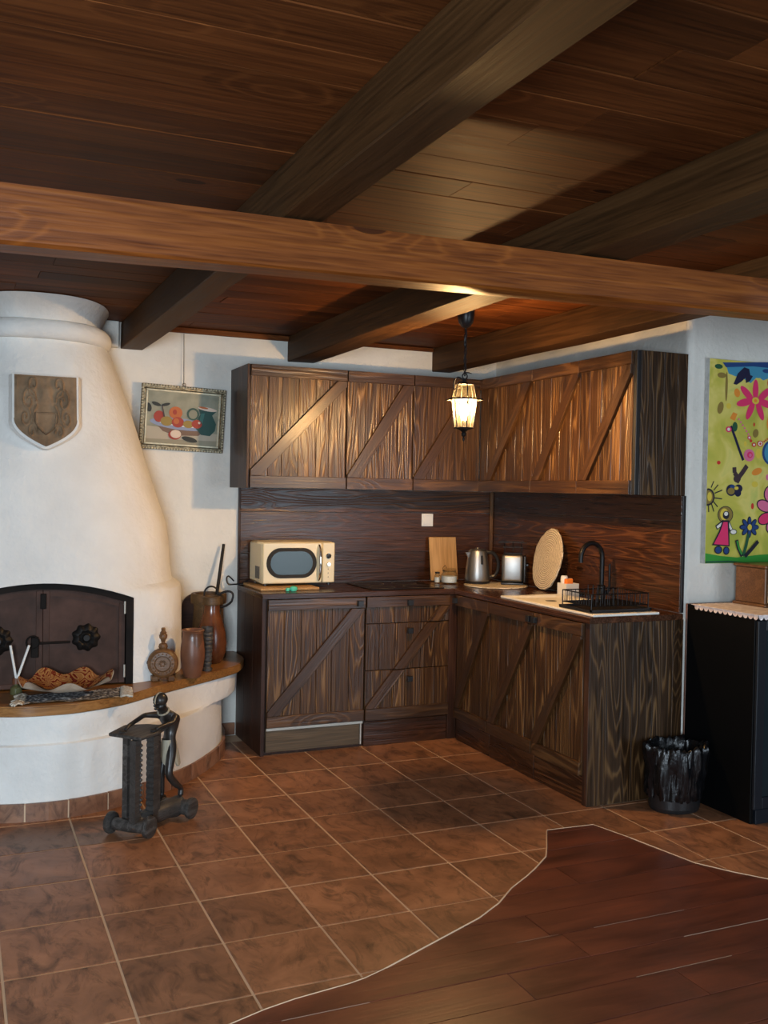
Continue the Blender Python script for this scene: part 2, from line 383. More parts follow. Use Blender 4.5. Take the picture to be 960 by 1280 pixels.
pts = [(XW, YW+.15)]+[(XW+cr-cr*math.cos(a), YN+cr-cr*math.sin(a)) for a in [i*PI/2/6 for i in range(7)]]+[(X1, YN), (X1, YN+.15), (XW+.15, YN+.15), (XW+.15, YW+.15)]
prism(bm, pts, -.12, 2.42); bmesh.ops.recalc_face_normals(bm, faces=bm.faces[:]); struct('wall_right', bm, M['plaster'])
bm = bmesh.new(); box(bm, X0-.15, X0, Y0-.15, YW+.15, -.12, 2.42); struct('wall_left', bm, M['logwall'])
bm = bmesh.new(); box(bm, X1, X1+.15, Y0-.15, YN+.15, -.12, 2.42); struct('wall_far_right', bm, M['logwall'])
wins = [(2.8, 4.0, .08, 2.0), (-2.0, -.7, .65, 1.85)]
wall_with_holes('wall_behind_camera', X0, X1, Y0-.15, Y0, -.12, 2.42, wins)
for i, (a, b, c, d) in enumerate(wins):
    bm = bmesh.new(); y = Y0-.08
    box(bm, a, a+.05, y, y+.05, c, d); box(bm, b-.05, b, y, y+.05, c, d); box(bm, a+.05, b-.05, y, y+.05, c, c+.05); box(bm, a+.05, b-.05, y, y+.05, d-.05, d)
    box(bm, (a+b)/2-.03, (a+b)/2+.03, y, y+.05, c+.05, d-.05)
    struct('window_%d' % (i+1), bm, M['white'])

# floor: slab, grout bed, tiles and worn boards meeting at a curved edge
G = [(-3, -1.2), (-.6, -.42), (-.3, -.31), (0, -.205), (.231, -.125), (.332, -.09), (.43, -.067), (.608, -.043), (.66, -.03), (.732, -.002), (.983, .115), (1.177, .205), (1.30, .285), (1.412, .383), (1.52, .455), (1.598, .514), (1.70, .60), (1.756, .679), (1.815, .77), (1.871, .855), (1.985, .850), (2.102, .843), (2.154, .645), (2.217, .328), (2.29, .205), (2.364, .103), (2.55, -.08), (2.8, -.2), (4.7, -.7)]
def g(x):
    for (a, b), (c, d) in zip(G, G[1:]):
        if a <= x <= c: return b+(d-b)*(x-a)/(c-a)
    return -1.2
bm = bmesh.new(); box(bm, X0, X1, Y0, YW, -.12, -.012); floor = struct('floor', bm, M['slab'])
def strips(x0, x1, y0, y1, above, z0, z1, inset=0., org=True):
    """solid made of the part of a rectangle above / below the curved edge"""
    xs = sorted({x0, x1}|{p[0] for p in G if x0 < p[0] < x1}|{x0+(x1-x0)*i/8 for i in range(9)})
    # crossing points
    ex = []
    for a, b in zip(xs, xs[1:]):
        ga, gb = g(a), g(b)
        for yy in (y0, y1):
            if (ga-yy)*(gb-yy) < 0: ex.append(a+(b-a)*(yy-ga)/(gb-ga))
    xs = sorted(set(xs+ex)); bm = bmesh.new(); cols = []
    full = all((g(x) <= y0) if above else (g(x) >= y1) for x in xs)
    if full:
        box(bm, x0, x1, y0, y1, z0, z1, .0012 if z1-z0 > .008 else 0); return bm
    for x in xs:
        q = min(max(g(x)+(inset if above else -inset), y0), y1); cols.append((x, (q, y1) if above else (y0, q)))
    n = 0
    for (xa, (a0, a1)), (xb, (b0, b1)) in zip(cols, cols[1:]):
        if a1-a0 < 1e-4 and b1-b0 < 1e-4: continue
        lo = [(xa, a0), (xb, b0), (xb, b1), (xa, a1)]
        lo = [p for i, p in enumerate(lo) if (Vector(p)-Vector(lo[i-1])).length > 1e-5]
        if len(lo) < 3: continue
        prism(bm, lo, z0, z1); n += 1
    if not n: bm.free(); return None
    bmesh.ops.remove_doubles(bm, verts=bm.verts[:], dist=1e-5)
    # drop the inner walls shared by neighbouring strips
    seen = {}
    for f in bm.faces:
        seen.setdefault(tuple(sorted(v.index for v in f.verts)), []).append(f)
    bm.verts.index_update(); seen = {}
    for f in bm.faces: seen.setdefault(tuple(sorted(v.index for v in f.verts)), []).append(f)
    dele = [f for fs in seen.values() if len(fs) > 1 for f in fs]
    if dele: bmesh.ops.delete(bm, geom=dele, context='FACES_ONLY')
    return bm
bm = strips(-1.6, X1, -1.0, 2.88, True, -.011, -.0022); tag(obj('grout_bed', bm, M['grout'], floor), 'pale grout between the floor tiles')
TX, TY = .3271, .3413
gp = .0042
for i in range(-3, 9):
    for c in range(-5, 13):
        x0, x1, y0, y1 = c*TX+gp, (c+1)*TX-gp, i*TY+gp, (i+1)*TY-gp
        if y0 > 2.5 or (x0 > 2.24 and y0 > 1.06) or (x1 < .3 and y0 > 2.1) or x0 > 4: continue
        if x0 > 2.2 and y1 > 1.05 > y0: y1 = 1.05
        bm = strips(x0, x1, y0, y1, True, -.0105, random.uniform(-.0006, .0006), inset=.006)
        if bm: obj('floor_tile', bm, M['tile'], floor)
row = 0; y = -.158-.1625*8
while y < .9:
    x = -1.9+random.random()*.8
    ends = {-.31: 1.866}
    while x < 4.2:
        L = random.uniform(.9, 2.0); x1 = min(x+L, 4.4)
        bm = strips(x, x1-.003, y, y+.1588, False, -.0105, random.uniform(-.0012, .0006))
        if bm: obj('floor_plank', bm, M['plank'], floor)
        x = x1
    y += .1625
for x0_, x1_, y_ in ((1.74, 2.6, -.1575), (1.42, 1.79, -.32), (1.50, 1.88, .0048), (1.2, 1.36, .0048), (.36, .62, -.1575)):
    bm = bmesh.new(); box(bm, x0_, x1_, y_-.0008, y_+.0012, -.009, -.0004); obj('joint_filler', bm, M['putty'], floor)
# thin pale line of grout along the curved edge
bm = bmesh.new(); xs = [x*.02 for x in range(-40, 200)]+[p[0] for p in G if -.8 < p[0] < 4]; xs = sorted(set(xs))
pp = [Vector((x, g(x)+.003, -.001)) for x in xs]
tube(bm, pp, .0034, 5); tag(obj('edge_grout', bm, M['grout'], floor), 'pale grout line along the curved edge of the tiles')
# baseboard on the back wall beside the cabinet
bm = bmesh.new(); box(bm, .90, 1.044, YW-.015, YW, 0, .07, .002); struct('baseboard_back', bm, M['skirt'])

# ceiling
bm = bmesh.new(); box(bm, X0, X1, Y0, YW, ZC+.019, ZC+.077); ceiling = struct('ceiling', bm, M['slab'])
y = Y0+.005
while y < YW-.01:
    wd = min(random.choice((.152, .156, .160)), YW-.004-y); x = X0+.002-random.random()*0
    first = True
    while x < X1-.01:
        x1 = min(x+random.uniform(1.4, 3.4), X1-.002)
        if X1-x1 < .5: x1 = X1-.002
        dz = random.uniform(-.0015, .0015)
        if wd > .03: boxo('ceiling_board', x, x1-.001, y, y+wd-.0022, ZC+dz, ZC+.018, M['ceil'], ceiling, bev=.0012)
        x = x1+.0005
    y += wd
bm = bmesh.new(); box(bm, .50, 1.335, YW-.03, YW-.001, 2.312, ZC-.002, .002); struct('trim_1', bm, M['ceil'])
bm = bmesh.new(); box(bm, 1.52, 2.285, YW-.03, YW-.001, 2.318, ZC-.002, .002); struct('trim_2', bm, M['ceil'])
bm = bmesh.new(); box(bm, .24, .352, YW-.06, YW-.001, 2.20, ZC-.002, .004); struct('trim_3', bm, M['plaster'])

# joists and cross beam
def joist(x0, x1, label, y1=YW-.002, dz=0, skew=0.):
    n = 14; bm = bmesh.new(); ya = Y0+.02; rings = []
    for i in range(n+1):
        yy = ya+(y1-ya)*i/n; j = lambda s: noise.noise(Vector((x0*7+s, yy*1.7, s)))*.006
        sk0 = skew*(yy-y1); rings.append([bm.verts.new((yy, -x-sk0, z)) for x, z in ((x0+j(1), 2.2+j(2)+dz), (x0+.004+j(1), 2.196+j(2)+dz), (x1-.004+j(3), 2.196+j(4)+dz), (x1+j(3), 2.2+j(4)+dz), (x1, ZC-.003), (x0, ZC-.003))])
    for A, B in zip(rings, rings[1:]):
        for k in range(6): bm.faces.new((A[k], A[(k+1) % 6], B[(k+1) % 6], B[k]))
    bm.faces.new(rings[0]); bm.faces.new(rings[-1]); bmesh.ops.recalc_face_normals(bm, faces=bm.faces[:])
    o = obj('ceiling_joist', bm, M['joist'], None, M=Matrix.Rotation(PI/2, 4, 'Z'))
    return tag(o, label, 'beam', 'ceiling joists running to the back wall')
joist(.37, .49, 'dark ceiling joist nearest the fireplace hood, ending above the fruit picture', skew=.003)
joist(1.335, 1.50, 'middle ceiling joist, its underside lit by the hanging lantern')
joist(2.29, 2.42, 'ceiling joist furthest right, just above the right wall cabinets')
n = 40; bm = bmesh.new(); rings = []
for i in range(n+1):
    x = X0+.02+(X1-X0-.04)*i/n; f_ = (x+.37)/2.44; yf = -.05-.058*f_; zb = 2.040+.030*f_
    j = lambda s: noise.noise(Vector((s*3.1, x*1.9, s)))*.004
    rings.append([bm.verts.new((x, yy, zz)) for yy, zz in ((yf+j(1), zb+.008), (yf+.008, zb+j(2)), (yf+.102, zb+j(2)), (yf+.11, zb+.008), (yf+.11, 2.19), (yf, 2.19))])
for A, B in zip(rings, rings[1:]):
    for k in range(6): bm.faces.new((A[k], A[(k+1) % 6], B[(k+1) % 6], B[k]))
bm.faces.new(rings[0]); bm.faces.new(rings[-1]); bmesh.ops.recalc_face_normals(bm, faces=bm.faces[:])
tag(obj('cross_beam', bm, M['cross'], smooth=AS), 'reddish knotty cross beam running across the ceiling under the joists', 'beam')

# ------------------------------------------------------------------ kitchen
def door_map(ax, front):
    if ax == 'x': return (lambda s, z, t=0: Vector((s, front-t, z))), Vector((0, -1, 0)), Vector((1, 0, 0))
    return (lambda s, z, t=0: Vector((front-t, s, z))), Vector((-1, 0, 0)), Vector((0, 1, 0))
def splitw(a, b, wd):
    n = max(1, round(abs(b-a)/wd)); c = [a+(b-a)*i/n for i in range(n+1)]
    for i in range(1, n): c[i] += random.uniform(-.010, .010)
    return c
def clip_band(p0, p1, wd, z0, z1, s0, s1):
    """diagonal brace outline in (s,z) cut flat at z0, z1 and clipped to s0..s1"""
    d = (Vector(p1)-Vector(p0)).normalized(); nn = Vector((-d.y, d.x))*wd/2
    P = [Vector(p0)-d*.5-nn, Vector(p1)+d*.5-nn, Vector(p1)+d*.5+nn, Vector(p0)-d*.5+nn]
    def cut(P, f):
        out = []
        for i, a in enumerate(P):
            b = P[(i+1) % len(P)]; fa, fb = f(a), f(b)
            if fa >= 0: out.append(a)
            if fa*fb < 0: out.append(a+(b-a)*(fa/(fa-fb)))
        return out
    P = cut(P, lambda q: q.y-z0); P = cut(P, lambda q: z1-q.y); P = cut(P, lambda q: q.x-min(s0, s1)); P = cut(P, lambda q: max(s0, s1)-q.x)
    return P, d
def panel(parent, name, ax, front, s0, s1, z0, z1, top=0, bot=0, brace=None, bw=.062, bt=.018, knob=None, hole_z=None, wd=.092, blab=None):
    mp, nrm, sd = door_map(ax, front+.0)
    d = bpy.data.objects.new(name, None); d.empty_display_size = .03
    c = mp((s0+s1)/2, z0); link(d, parent, Matrix.Translation(c))
    a, b = min(s0, s1), max(s0, s1)
    cs = splitw(a, b, wd)
    for u, v in zip(cs, cs[1:]):
        dd = random.uniform(0, .001)
        poly_board('plank', [mp(u+.0008, z0, -bt), mp(v-.0008, z0, -bt), mp(v-.0008, z1, -bt), mp(u+.0008, z1, -bt)], (0, 0, 1), nrm, bt-.0005+dd, M['cab'], d)
    t = .015
    if top: poly_board('rail', [mp(a, z1-top), mp(b, z1-top), mp(b, z1), mp(a, z1)], sd, nrm, t, M['cabtrim'], d)
    if bot: poly_board('rail', [mp(a, z0), mp(b, z0), mp(b, z0+bot), mp(a, z0+bot)], sd, nrm, t, M['cabtrim'], d)
    if brace:
        P, dr = clip_band(brace[0], brace[1], bw, z0+bot+.001, z1-top-.001, a+.002, b-.002)
        if len(P) > 2: poly_board('brace', [mp(p.x, p.y) for p in P], mp(dr.x, dr.y)-mp(0, 0), nrm, t+.002, M['cabtrim'], d)
    if knob:
        for ks, kz in knob:
            q = mp(ks, kz, t+.001); bm = bmesh.new(); h = .016
            A = mp(ks-h, kz-h, t); B = mp(ks+h, kz+h, t+.022)
            box(bm, min(A.x, B.x), max(A.x, B.x), min(A.y, B.y), max(A.y, B.y), A.z, B.z, .002); obj('knob', bm, M['black'], d)
    return d
YB, XR = 2.377, 2.209
# dishwasher-like unit on the left
c1 = thing('base_cabinet', 'brown pine base cabinet with one diagonal-braced door under the cream microwave', 'cabinet', (1.35, 2.62, 0), group='lower kitchen cabinets')
boxo('carcass', 1.067, 1.647, 2.397, 2.88, .0, .848, M['side'], c1)
for u, v in ((2.377, 2.545), (2.547, 2.715), (2.717, 2.882)):
    poly_board('side_board', [(1.0665, u, 0), (1.0665, v, 0), (1.0665, v, .848), (1.0665, u, .848)], (0, 0, 1), (-1, 0, 0), .02, M['side'], c1)
panel(c1, 'door', 'x', YB, 1.078, 1.641, .153, .845, .06, .06, ((1.10, .215), (1.60, .783)), knob=[(1.605, .812)])
tag(boxo('trim_strip', 1.078, 1.64, 2.374, 2.384, .134, .149, M['alu'], c1, bev=.001), 'pale metal strip')
boxo('plinth_board', 1.078, 1.622, 2.380, 2.396, .018, .133, M['plinth'], c1)
tag(boxo('end_strip', 1.624, 1.632, 2.374, 2.396, .018, .134, M['alu'], c1, bev=.001), 'bright metal end strip')
# drawers
c2 = thing('drawer_cabinet', 'brown pine drawer cabinet with three drawers sharing one diagonal brace', 'cabinet', (1.93, 2.62, 0), group='lower kitchen cabinets')
boxo('carcass', 1.649, 2.173, 2.397, 2.88, .0, .848, M['side'], c2)
boxo('plinth_board', 1.65, 2.173, 2.385, 2.396, .0, .138, M['splash'], c2)
br = ((1.672, .205), (2.150, .79))
panel(c2, 'drawer', 'x', YB, 1.650, 2.172, .694, .845, .06, 0, br, bw=.058, knob=[(1.912, .808)])
panel(c2, 'drawer', 'x', YB, 1.650, 2.172, .430, .690, 0, 0, br, bw=.058, knob=[(1.914, .648)])
panel(c2, 'drawer', 'x', YB, 1.650, 2.172, .148, .426, 0, .066, br, bw=.058, knob=[(1.915, .373)])
boxo('filler_strip', 2.175, 2.228, 2.378, 2.396, .0, .848, M['side'], c2)
# right run
def run_unit(y0, y1, label, brace, knob):
    c = thing('base_cabinet', label, 'cabinet', (2.48, (y0+y1)/2, 0), group='lower kitchen cabinets')
    boxo('carcass', 2.231, 2.73, y0+.001, y1-.001, 0, .847, M['side'], c)
    panel(c, 'door', 'y', XR, y0+.004, y1-.004, .135, .845, .06, .062, brace, knob=knob)
    boxo('plinth_board', 2.217, 2.229, y0+.002, y1-.002, .0, .130, M['splash'], c)
    if y1 > 2.3: boxo('corner_box', 2.231, 2.73, y1, 2.878, 0, .847, M['side'], c)
    return c
run_unit(1.96, 2.345, 'brown pine corner base cabinet with a narrow braced door, beside the drawers', ((2.32, .20), (1.995, .782)), [(2.325, .815)])
run_unit(1.511, 1.958, 'brown pine base cabinet with braced door, between corner unit and sink cabinet', ((1.915, .20), (1.55, .782)), [(1.535, .812)])
run_unit(1.092, 1.509, 'brown pine sink cabinet with braced door next to the plank end panel', ((1.49, .195), (1.125, .785)), [(1.485, .812)])
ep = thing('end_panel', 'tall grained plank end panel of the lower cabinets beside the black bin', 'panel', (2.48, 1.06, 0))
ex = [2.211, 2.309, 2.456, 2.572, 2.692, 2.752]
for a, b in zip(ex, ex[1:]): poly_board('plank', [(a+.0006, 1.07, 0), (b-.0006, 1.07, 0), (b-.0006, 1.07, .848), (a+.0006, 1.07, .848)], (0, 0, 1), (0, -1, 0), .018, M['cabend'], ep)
poly_board('corner_stile', [(2.2285, 1.0525, 0), (2.2285, 1.0905, 0), (2.2285, 1.0905, .848), (2.2285, 1.0525, .848)], (0, 0, 1), (-1, 0, 0), .0175, M['side'], ep)
# worktop
wt = thing('worktop', 'dark stained L-shaped wooden worktop on the lower cabinets', 'worktop', (2.2, 2.5, .85))
poly_board('worktop_board', [(1.044, 2.360, .85), (2.195, 2.360, .85), (2.195, 2.879, .85), (1.044, 2.879, .85)], (1, 0, 0), (0, 0, 1), .028, M['worktop'], wt, bev=.003)
poly_board('worktop_board', [(2.197, 1.038, .85), (2.735, 1.038, .85), (2.735, 2.879, .85), (2.197, 2.879, .85)], (0, 1, 0), (0, 0, 1), .028, M['worktop'], wt, bev=.003)
# backsplash
bs = thing('backsplash', 'dark red-brown plank backsplash on the back wall behind the microwave', 'backsplash', (1.9, 2.89, .86))
for a, b in ((.879, 1.062), (1.0635, 1.304), (1.3055, 1.443)):
    poly_board('plank', [(1.058, 2.899, a), (2.735, 2.899, a), (2.735, 2.899, b), (1.058, 2.899, b)], (1, 0, 0), (0, -1, 0), .018, M['splash'], bs)
boxo('edge_trim', 1.048, 1.057, 2.879, 2.899, .88, 1.443, M['side'], bs, bev=.001)
bs = thing('backsplash', 'dark red-brown plank backsplash on the right wall behind the tap', 'backsplash', (2.74, 2.0, .86))
for a, b in ((.879, 1.102), (1.1035, 1.318), (1.3195, 1.443)):
    poly_board('plank', [(2.754, 1.068, a), (2.754, 2.879, a), (2.754, 2.879, b), (2.754, 1.068, b)], (0, 1, 0), (-1, 0, 0), .018, M['splash'], bs)
boxo('corner_trim', 2.716, 2.735, 2.860, 2.8785, .88, 1.443, M['radiowood'], bs, bev=.003)
boxo('edge_trim', 2.737, 2.754, 1.058, 1.067, .88, 1.443, M['black'], bs, bev=.001)
# upper cabinets
UY, UX = 2.547, 2.451
def upper(name, lab, box_, pan):
    c = thing(name, lab, 'cabinet', ((box_[0]+box_[1])/2, (box_[2]+box_[3])/2, 1.445), group='upper kitchen cabinets')
    boxo('carcass', *box_, 1.447, 2.118, M['side'], c); panel(c, *pan[0], **pan[1]); return c
c = upper('wall_cabinet', 'braced brown pine wall cabinet at the left end, above the microwave', (1.011, 1.577, 2.567, 2.898), (('door', 'x', UY, 1.013, 1.576, 1.445, 2.12), dict(top=.062, bot=.066, brace=((1.035, 1.52), (1.555, 2.05)))))
poly_board('side_board', [(1.0105, 2.547, 1.443), (1.0105, 2.898, 1.443), (1.0105, 2.898, 2.122), (1.0105, 2.547, 2.122)], (0, 0, 1), (-1, 0, 0), .015, M['side'], c)
upper('wall_cabinet', 'braced brown pine wall cabinet second from the left, above the hob', (1.582, 1.997, 2.567, 2.898), (('door', 'x', UY, 1.582, 1.996, 1.445, 2.12), dict(top=.062, bot=.066, brace=((1.615, 1.51), (1.965, 2.05)), bw=.07)))
upper('wall_cabinet', 'braced brown pine wall cabinet behind the hanging lantern, ending at the corner', (2.001, 2.449, 2.567, 2.898), (('door', 'x', UY, 2.001, 2.447, 1.445, 2.12), dict(top=.062, bot=.066, brace=((2.03, 1.51), (2.38, 2.05)))))
upper('wall_cabinet', 'braced brown pine wall cabinet on the right wall, next to the corner', (2.471, 2.753, 1.958, 2.565), (('door', 'y', UX, 1.956, 2.545, 1.445, 2.12), dict(top=.062, bot=.066, brace=((2.43, 1.51), (2.00, 2.06)))))
upper('wall_cabinet', 'braced brown pine wall cabinet in the middle of the right wall', (2.471, 2.753, 1.516, 1.955), (('door', 'y', UX, 1.515, 1.953, 1.445, 2.12), dict(top=.062, bot=.066, brace=((1.91, 1.51), (1.545, 2.05)))))
c = upper('wall_cabinet', 'braced brown pine wall cabinet nearest the painting, brightly lit by the lantern', (2.471, 2.753, 1.082, 1.513), (('door', 'y', UX, 1.090, 1.512, 1.445, 2.12), dict(top=.062, bot=.066, brace=((1.47, 1.51), (1.105, 2.05)))))
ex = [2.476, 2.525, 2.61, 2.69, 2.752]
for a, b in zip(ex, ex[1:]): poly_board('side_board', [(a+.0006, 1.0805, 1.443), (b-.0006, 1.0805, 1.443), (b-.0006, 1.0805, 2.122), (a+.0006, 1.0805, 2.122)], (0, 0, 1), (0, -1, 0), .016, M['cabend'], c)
tag(boxo('corner_stile', 2.452, 2.474, 1.064, 1.0885, 1.443, 2.122, M['black'], c), 'blackened corner stile')

# light switch
sw = thing('light_switch', 'square white light switch on the plank backsplash above the cutting board', 'switch', (2.266, 2.88, 1.26))
boxo('switch_plate', 2.226, 2.306, 2.872, 2.8805, 1.220, 1.300, M['white'], sw, bev=.003)
boxo('rocker', 2.239, 2.293, 2.868, 2.8715, 1.233, 1.287, M['white'], sw, bev=.002)

# hob
T = .8785
hb = thing('hob', 'flat black glass hob set into the worktop above the drawers', 'hob', (1.93, 2.56, T))
boxo('glass_plate', 1.69, 2.15, 2.40, 2.80, T, T+.005, M['ceramicglass'], hb, bev=.0015)
for x, y, r in ((1.80, 2.50, .075), (2.03, 2.50, .09), (1.80, 2.70, .09), (2.03, 2.70, .075)):
    tubo('heating_ring', arc((x, y, T+.0052), r, 0, 2*PI*47/48, 47, 'xy'), .0012, M['steel'], hb, n=4, close=True)

# board under the microwave, microwave
o = boxo('chopping_board', 1.075, 1.415, 2.50, 2.86, T, T+.014, M['bamboo'], None, bev=.003)
tag(o, 'thin pale wooden board lying under the cream microwave', 'board')
mw = thing('microwave', 'cream retro microwave with oval dark window and chrome handle on the worktop', 'microwave', (1.33, 2.76, T+.015))
zb, zt, yf = .9045, 1.140, 2.609
bm = bmesh.new(); box(bm, 1.112, 1.546, yf+.012, 2.868, zb, zt, .012); obj('body', bm, M['cream'], mw, smooth=AS)
for x in (1.14, 1.52):
    for y in (2.64, 2.84): lath('foot', [(0, T+.0145), (.012, T+.0145), (.012, zb), (0, zb)], M['black'], mw, c=(x, y, 0), n=12)
bm = bmesh.new(); box(bm, 1.114, 1.466, yf-.006, yf+.011, zb+.002, zt-.002, .006); mwdoor = obj('door', bm, M['cream'], mw, smooth=AS)
def stadium(x0, x1, z0, z1, n=14):
    r = (z1-z0)/2*.96; cz = (z0+z1)/2; o = []
    for i in range(n+1): a = -PI/2+PI*i/n; o.append((x1-r+r*math.cos(a), cz+(z1-z0)/2*math.sin(a)))
    for i in range(n+1): a = PI/2+PI*i/n; o.append((x0+r+r*math.cos(a), cz+(z1-z0)/2*math.sin(a)))
    return o
def xz_prism(name, P, y0, y1, mat, parent, **k):
    bm = bmesh.new(); a = [bm.verts.new((p[0], y0, p[1])) for p in P]; b = [bm.verts.new((p[0], y1, p[1])) for p in P]; n = len(P)
    bm.faces.new(a); bm.faces.new(b[::-1])
    for i in range(n): bm.faces.new((a[i], a[(i+1) % n], b[(i+1) % n], b[i]))
    bmesh.ops.recalc_face_normals(bm, faces=bm.faces[:]); return obj(name, bm, mat, parent, **k)
xz_prism('window', stadium(1.135, 1.432, zb+.032, zt-.032), yf-.009, yf-.005, M['soot'], mwdoor)
xz_prism('glass', stadium(1.158, 1.408, zb+.052, zt-.052), yf-.0105, yf-.0095, M['ovenglass'], mwdoor)
tubo('handle', spline([(1.446, yf-.006, zt-.018), (1.446, yf-.026, zt-.04), (1.446, yf-.036, (zb+zt)/2), (1.446, yf-.026, zb+.04), (1.446, yf-.006, zb+.018)], 5), [.006]*5+[.008]*11+[.006]*5, M['chrome'], mwdoor, n=10)
bm = bmesh.new(); box(bm, 1.468, 1.544, yf-.006, yf+.011, zb+.002, zt-.002, .006); cp = obj('control_panel', bm, M['cream'], mw, smooth=AS)
def dial(name, x, z, r, y, d, mat, parent):
    bm = bmesh.new(); lathe(bm, [(0, 0), (r, 0), (r, d*.7), (r*.85, d), (0, d)], 20)
    bmesh.ops.recalc_face_normals(bm, faces=bm.faces[:])
    return obj(name, bm, mat, parent, M=Matrix.Translation((x, y, z)) @ Matrix.Rotation(PI/2, 4, 'X'), smooth=AS, recenter=False)
dial('timer_dial', 1.504, 1.060, .016, yf-.006, .008, M['chrome'], cp); dial('dial_cap', 1.504, 1.060, .013, yf-.014, .004, M['black'], cp)
dial('power_dial', 1.504, 1.013, .012, yf-.006, .016, M['chrome'], cp)
for z in (.985, .962, .94): dial('indicator', 1.504, z, .0028, yf-.006, .002, M['black'], cp)
for k in range(5): boxo('vent_slot', 1.1095, 1.1125, 2.66+k*.018, 2.666+k*.018, .93, 1.0, M['black'], mw, bev=0)
gs = thing('sponge', 'small mint green ball-shaped sponge at the worktop edge before the microwave', 'sponge', (1.24, 2.46, T))
lath('sponge_body', [(0, 0), (.016, .001), (.023, .012), (.02, .024), (.008, .03), (0, .031)], M['green'], gs, c=(1.245, 2.45, T), n=20, sy=.8)
lath('sponge_body', [(0, 0), (.010, .001), (.013, .009), (.010, .018), (0, .022)], M['green'], gs, c=(1.215, 2.46, T), n=16)
o = tubo('power_cord', spline([(1.025, 2.885, .90), (.99, 2.87, .93), (.975, 2.86, .915), (.985, 2.855, .885), (1.02, 2.855, .883), (1.06, 2.858, .886), (1.11, 2.872, .905)], 6), .004, M['black'], None)
tag(o, 'black power cord looping out behind the microwave over the worktop end', 'cord')

# cutting board, jars
o = None
cb = thing('cutting_board', 'upright bamboo cutting board leaning on the backsplash below the switch', 'board', (2.36, 2.83, T))
poly_pts = [(-.095, -.137), (.095, -.137), (.095, .137), (-.095, .137)]
Mc = Matrix.Translation((2.362, 2.832, T+.139)) @ Matrix.Rotation(math.radians(-9), 4, 'X') @ Matrix.Rotation(-PI/2, 4, 'Y')
bm = bmesh.new(); box(bm, -.137, .137, -.0075, .0075, -.095, .095, .004); obj('board', bm, M['bamboo'], cb, M=Mc, recenter=False)
JX, JY = 2.315, 2.655
j = thing('storage_jar', 'clip-top glass jar half filled with white salt before the cutting board', 'jar', (JX, JY, T))
lath('jar_glass', [(0, 0), (.045, 0), (.052, .008), (.053, .05), (.047, .066), (.040, .072), (.040, .080), (.037, .080), (.037, .072), (.049, .05), (.049, .008), (0, .004)], M['glass'], j, c=(JX, JY, T))
lath('salt', [(0, .006), (.046, .009), (.0475, .046), (.03, .049), (0, .047)], M['white'], j, c=(JX, JY, T))
lath('lid', [(0, .082), (.041, .082), (.042, .089), (.034, .093), (0, .094)], M['glass'], j, c=(JX, JY, T))
tubo('clip', arc((JX, JY, T+.078), .043, 0, 2*PI*31/32, 31, 'xy'), .0016, M['iron'], j, n=5, close=True)
tubo('clip', [(JX-.043, JY, T+.078), (JX-.05, JY-.005, T+.095), (JX-.035, JY-.01, T+.115), (JX-.02, JY, T+.095)], .0016, M['iron'], j, n=5)
JX, JY = 2.258, 2.705
j = thing('spice_jar', 'tiny glass spice jar left of the larger salt jar', 'jar', (JX, JY, T))
lath('jar_glass', [(0, 0), (.018, 0), (.020, .006), (.020, .045), (.014, .052), (.014, .058), (.012, .058), (.012, .052), (.018, .044), (.018, .005), (0, .003)], M['glass'], j, c=(JX, JY, T), n=20)
lath('salt', [(0, .004), (.017, .005), (.0175, .036), (0, .037)], M['white'], j, c=(JX, JY, T), n=20)
lath('lid', [(0, .058), (.015, .058), (.015, .068), (0, .070)], M['iron'], j, c=(JX, JY, T), n=20)

# placemat, kettle, toaster
def woven_disc(bm, r, th, n=60, rings=9, seed=0):
    top = []; 
    for sgn in (1, -1):
        c0 = bm.verts.new((0, 0, th/2*sgn)); prev = None
        for i in range(1, rings+1):
            rr = r*i/rings; ring = []
            for k in range(n):
                a = 2*PI*k/n; q = rr*(1+(.02*math.sin(a*5+seed)+.012*math.sin(a*17) if i == rings else 0))
                ring.append(bm.verts.new((q*math.cos(a), q*math.sin(a), sgn*(th/2+(.0015 if i % 2 else 0)-(th*.3 if i == rings else 0)))))
            for k in range(n):
                f = (c0, ring[k], ring[(k+1) % n]) if prev is None else (prev[k], ring[k], ring[(k+1) % n], prev[(k+1) % n])
                bm.faces.new(f if sgn > 0 else f[::-1])
            prev = ring
        top.append(prev)
    for k in range(n): bm.faces.new((top[1][k], top[1][(k+1) % n], top[0][(k+1) % n], top[0][k]))
bm = bmesh.new(); woven_disc(bm, .19, .006); o = obj('placemat', bm, M['weave'], None, M=Matrix.Translation((2.525, 2.45, T+.005)), smooth=AS, recenter=False)
tag(o, 'round woven straw placemat lying flat under the kettle and toaster', 'placemat')
KX, KY, KZ = 2.452, 2.552, T+.0095
k_ = thing('electric_kettle', 'brushed steel electric kettle with grey handle beside the toaster', 'kettle', (KX, KY, KZ))
lath('power_base', [(0, 0), (.074, 0), (.076, .010), (.07, .014), (0, .014)], M['black'], k_, c=(KX, KY, KZ))
lath('body', [(0, .015), (.072, .015), (.076, .03), (.071, .08), (.064, .14), (.057, .19), (.054, .198), (0, .198)], M['steel'], k_, c=(KX, KY, KZ), n=40)
lath('lid', [(0, .199), (.05, .199), (.045, .207), (.015, .211), (.012, .217), (0, .218)], M['steel'], k_, c=(KX, KY, KZ))
bm = bmesh.new(); vs = [bm.verts.new(p) for p in ((KX-.052, KY-.012, KZ+.19), (KX-.052, KY+.022, KZ+.19), (KX-.052, KY-.0, KZ+.135), (KX-.082, KY-.0, KZ+.188), (KX-.082, KY+.012, KZ+.188))]
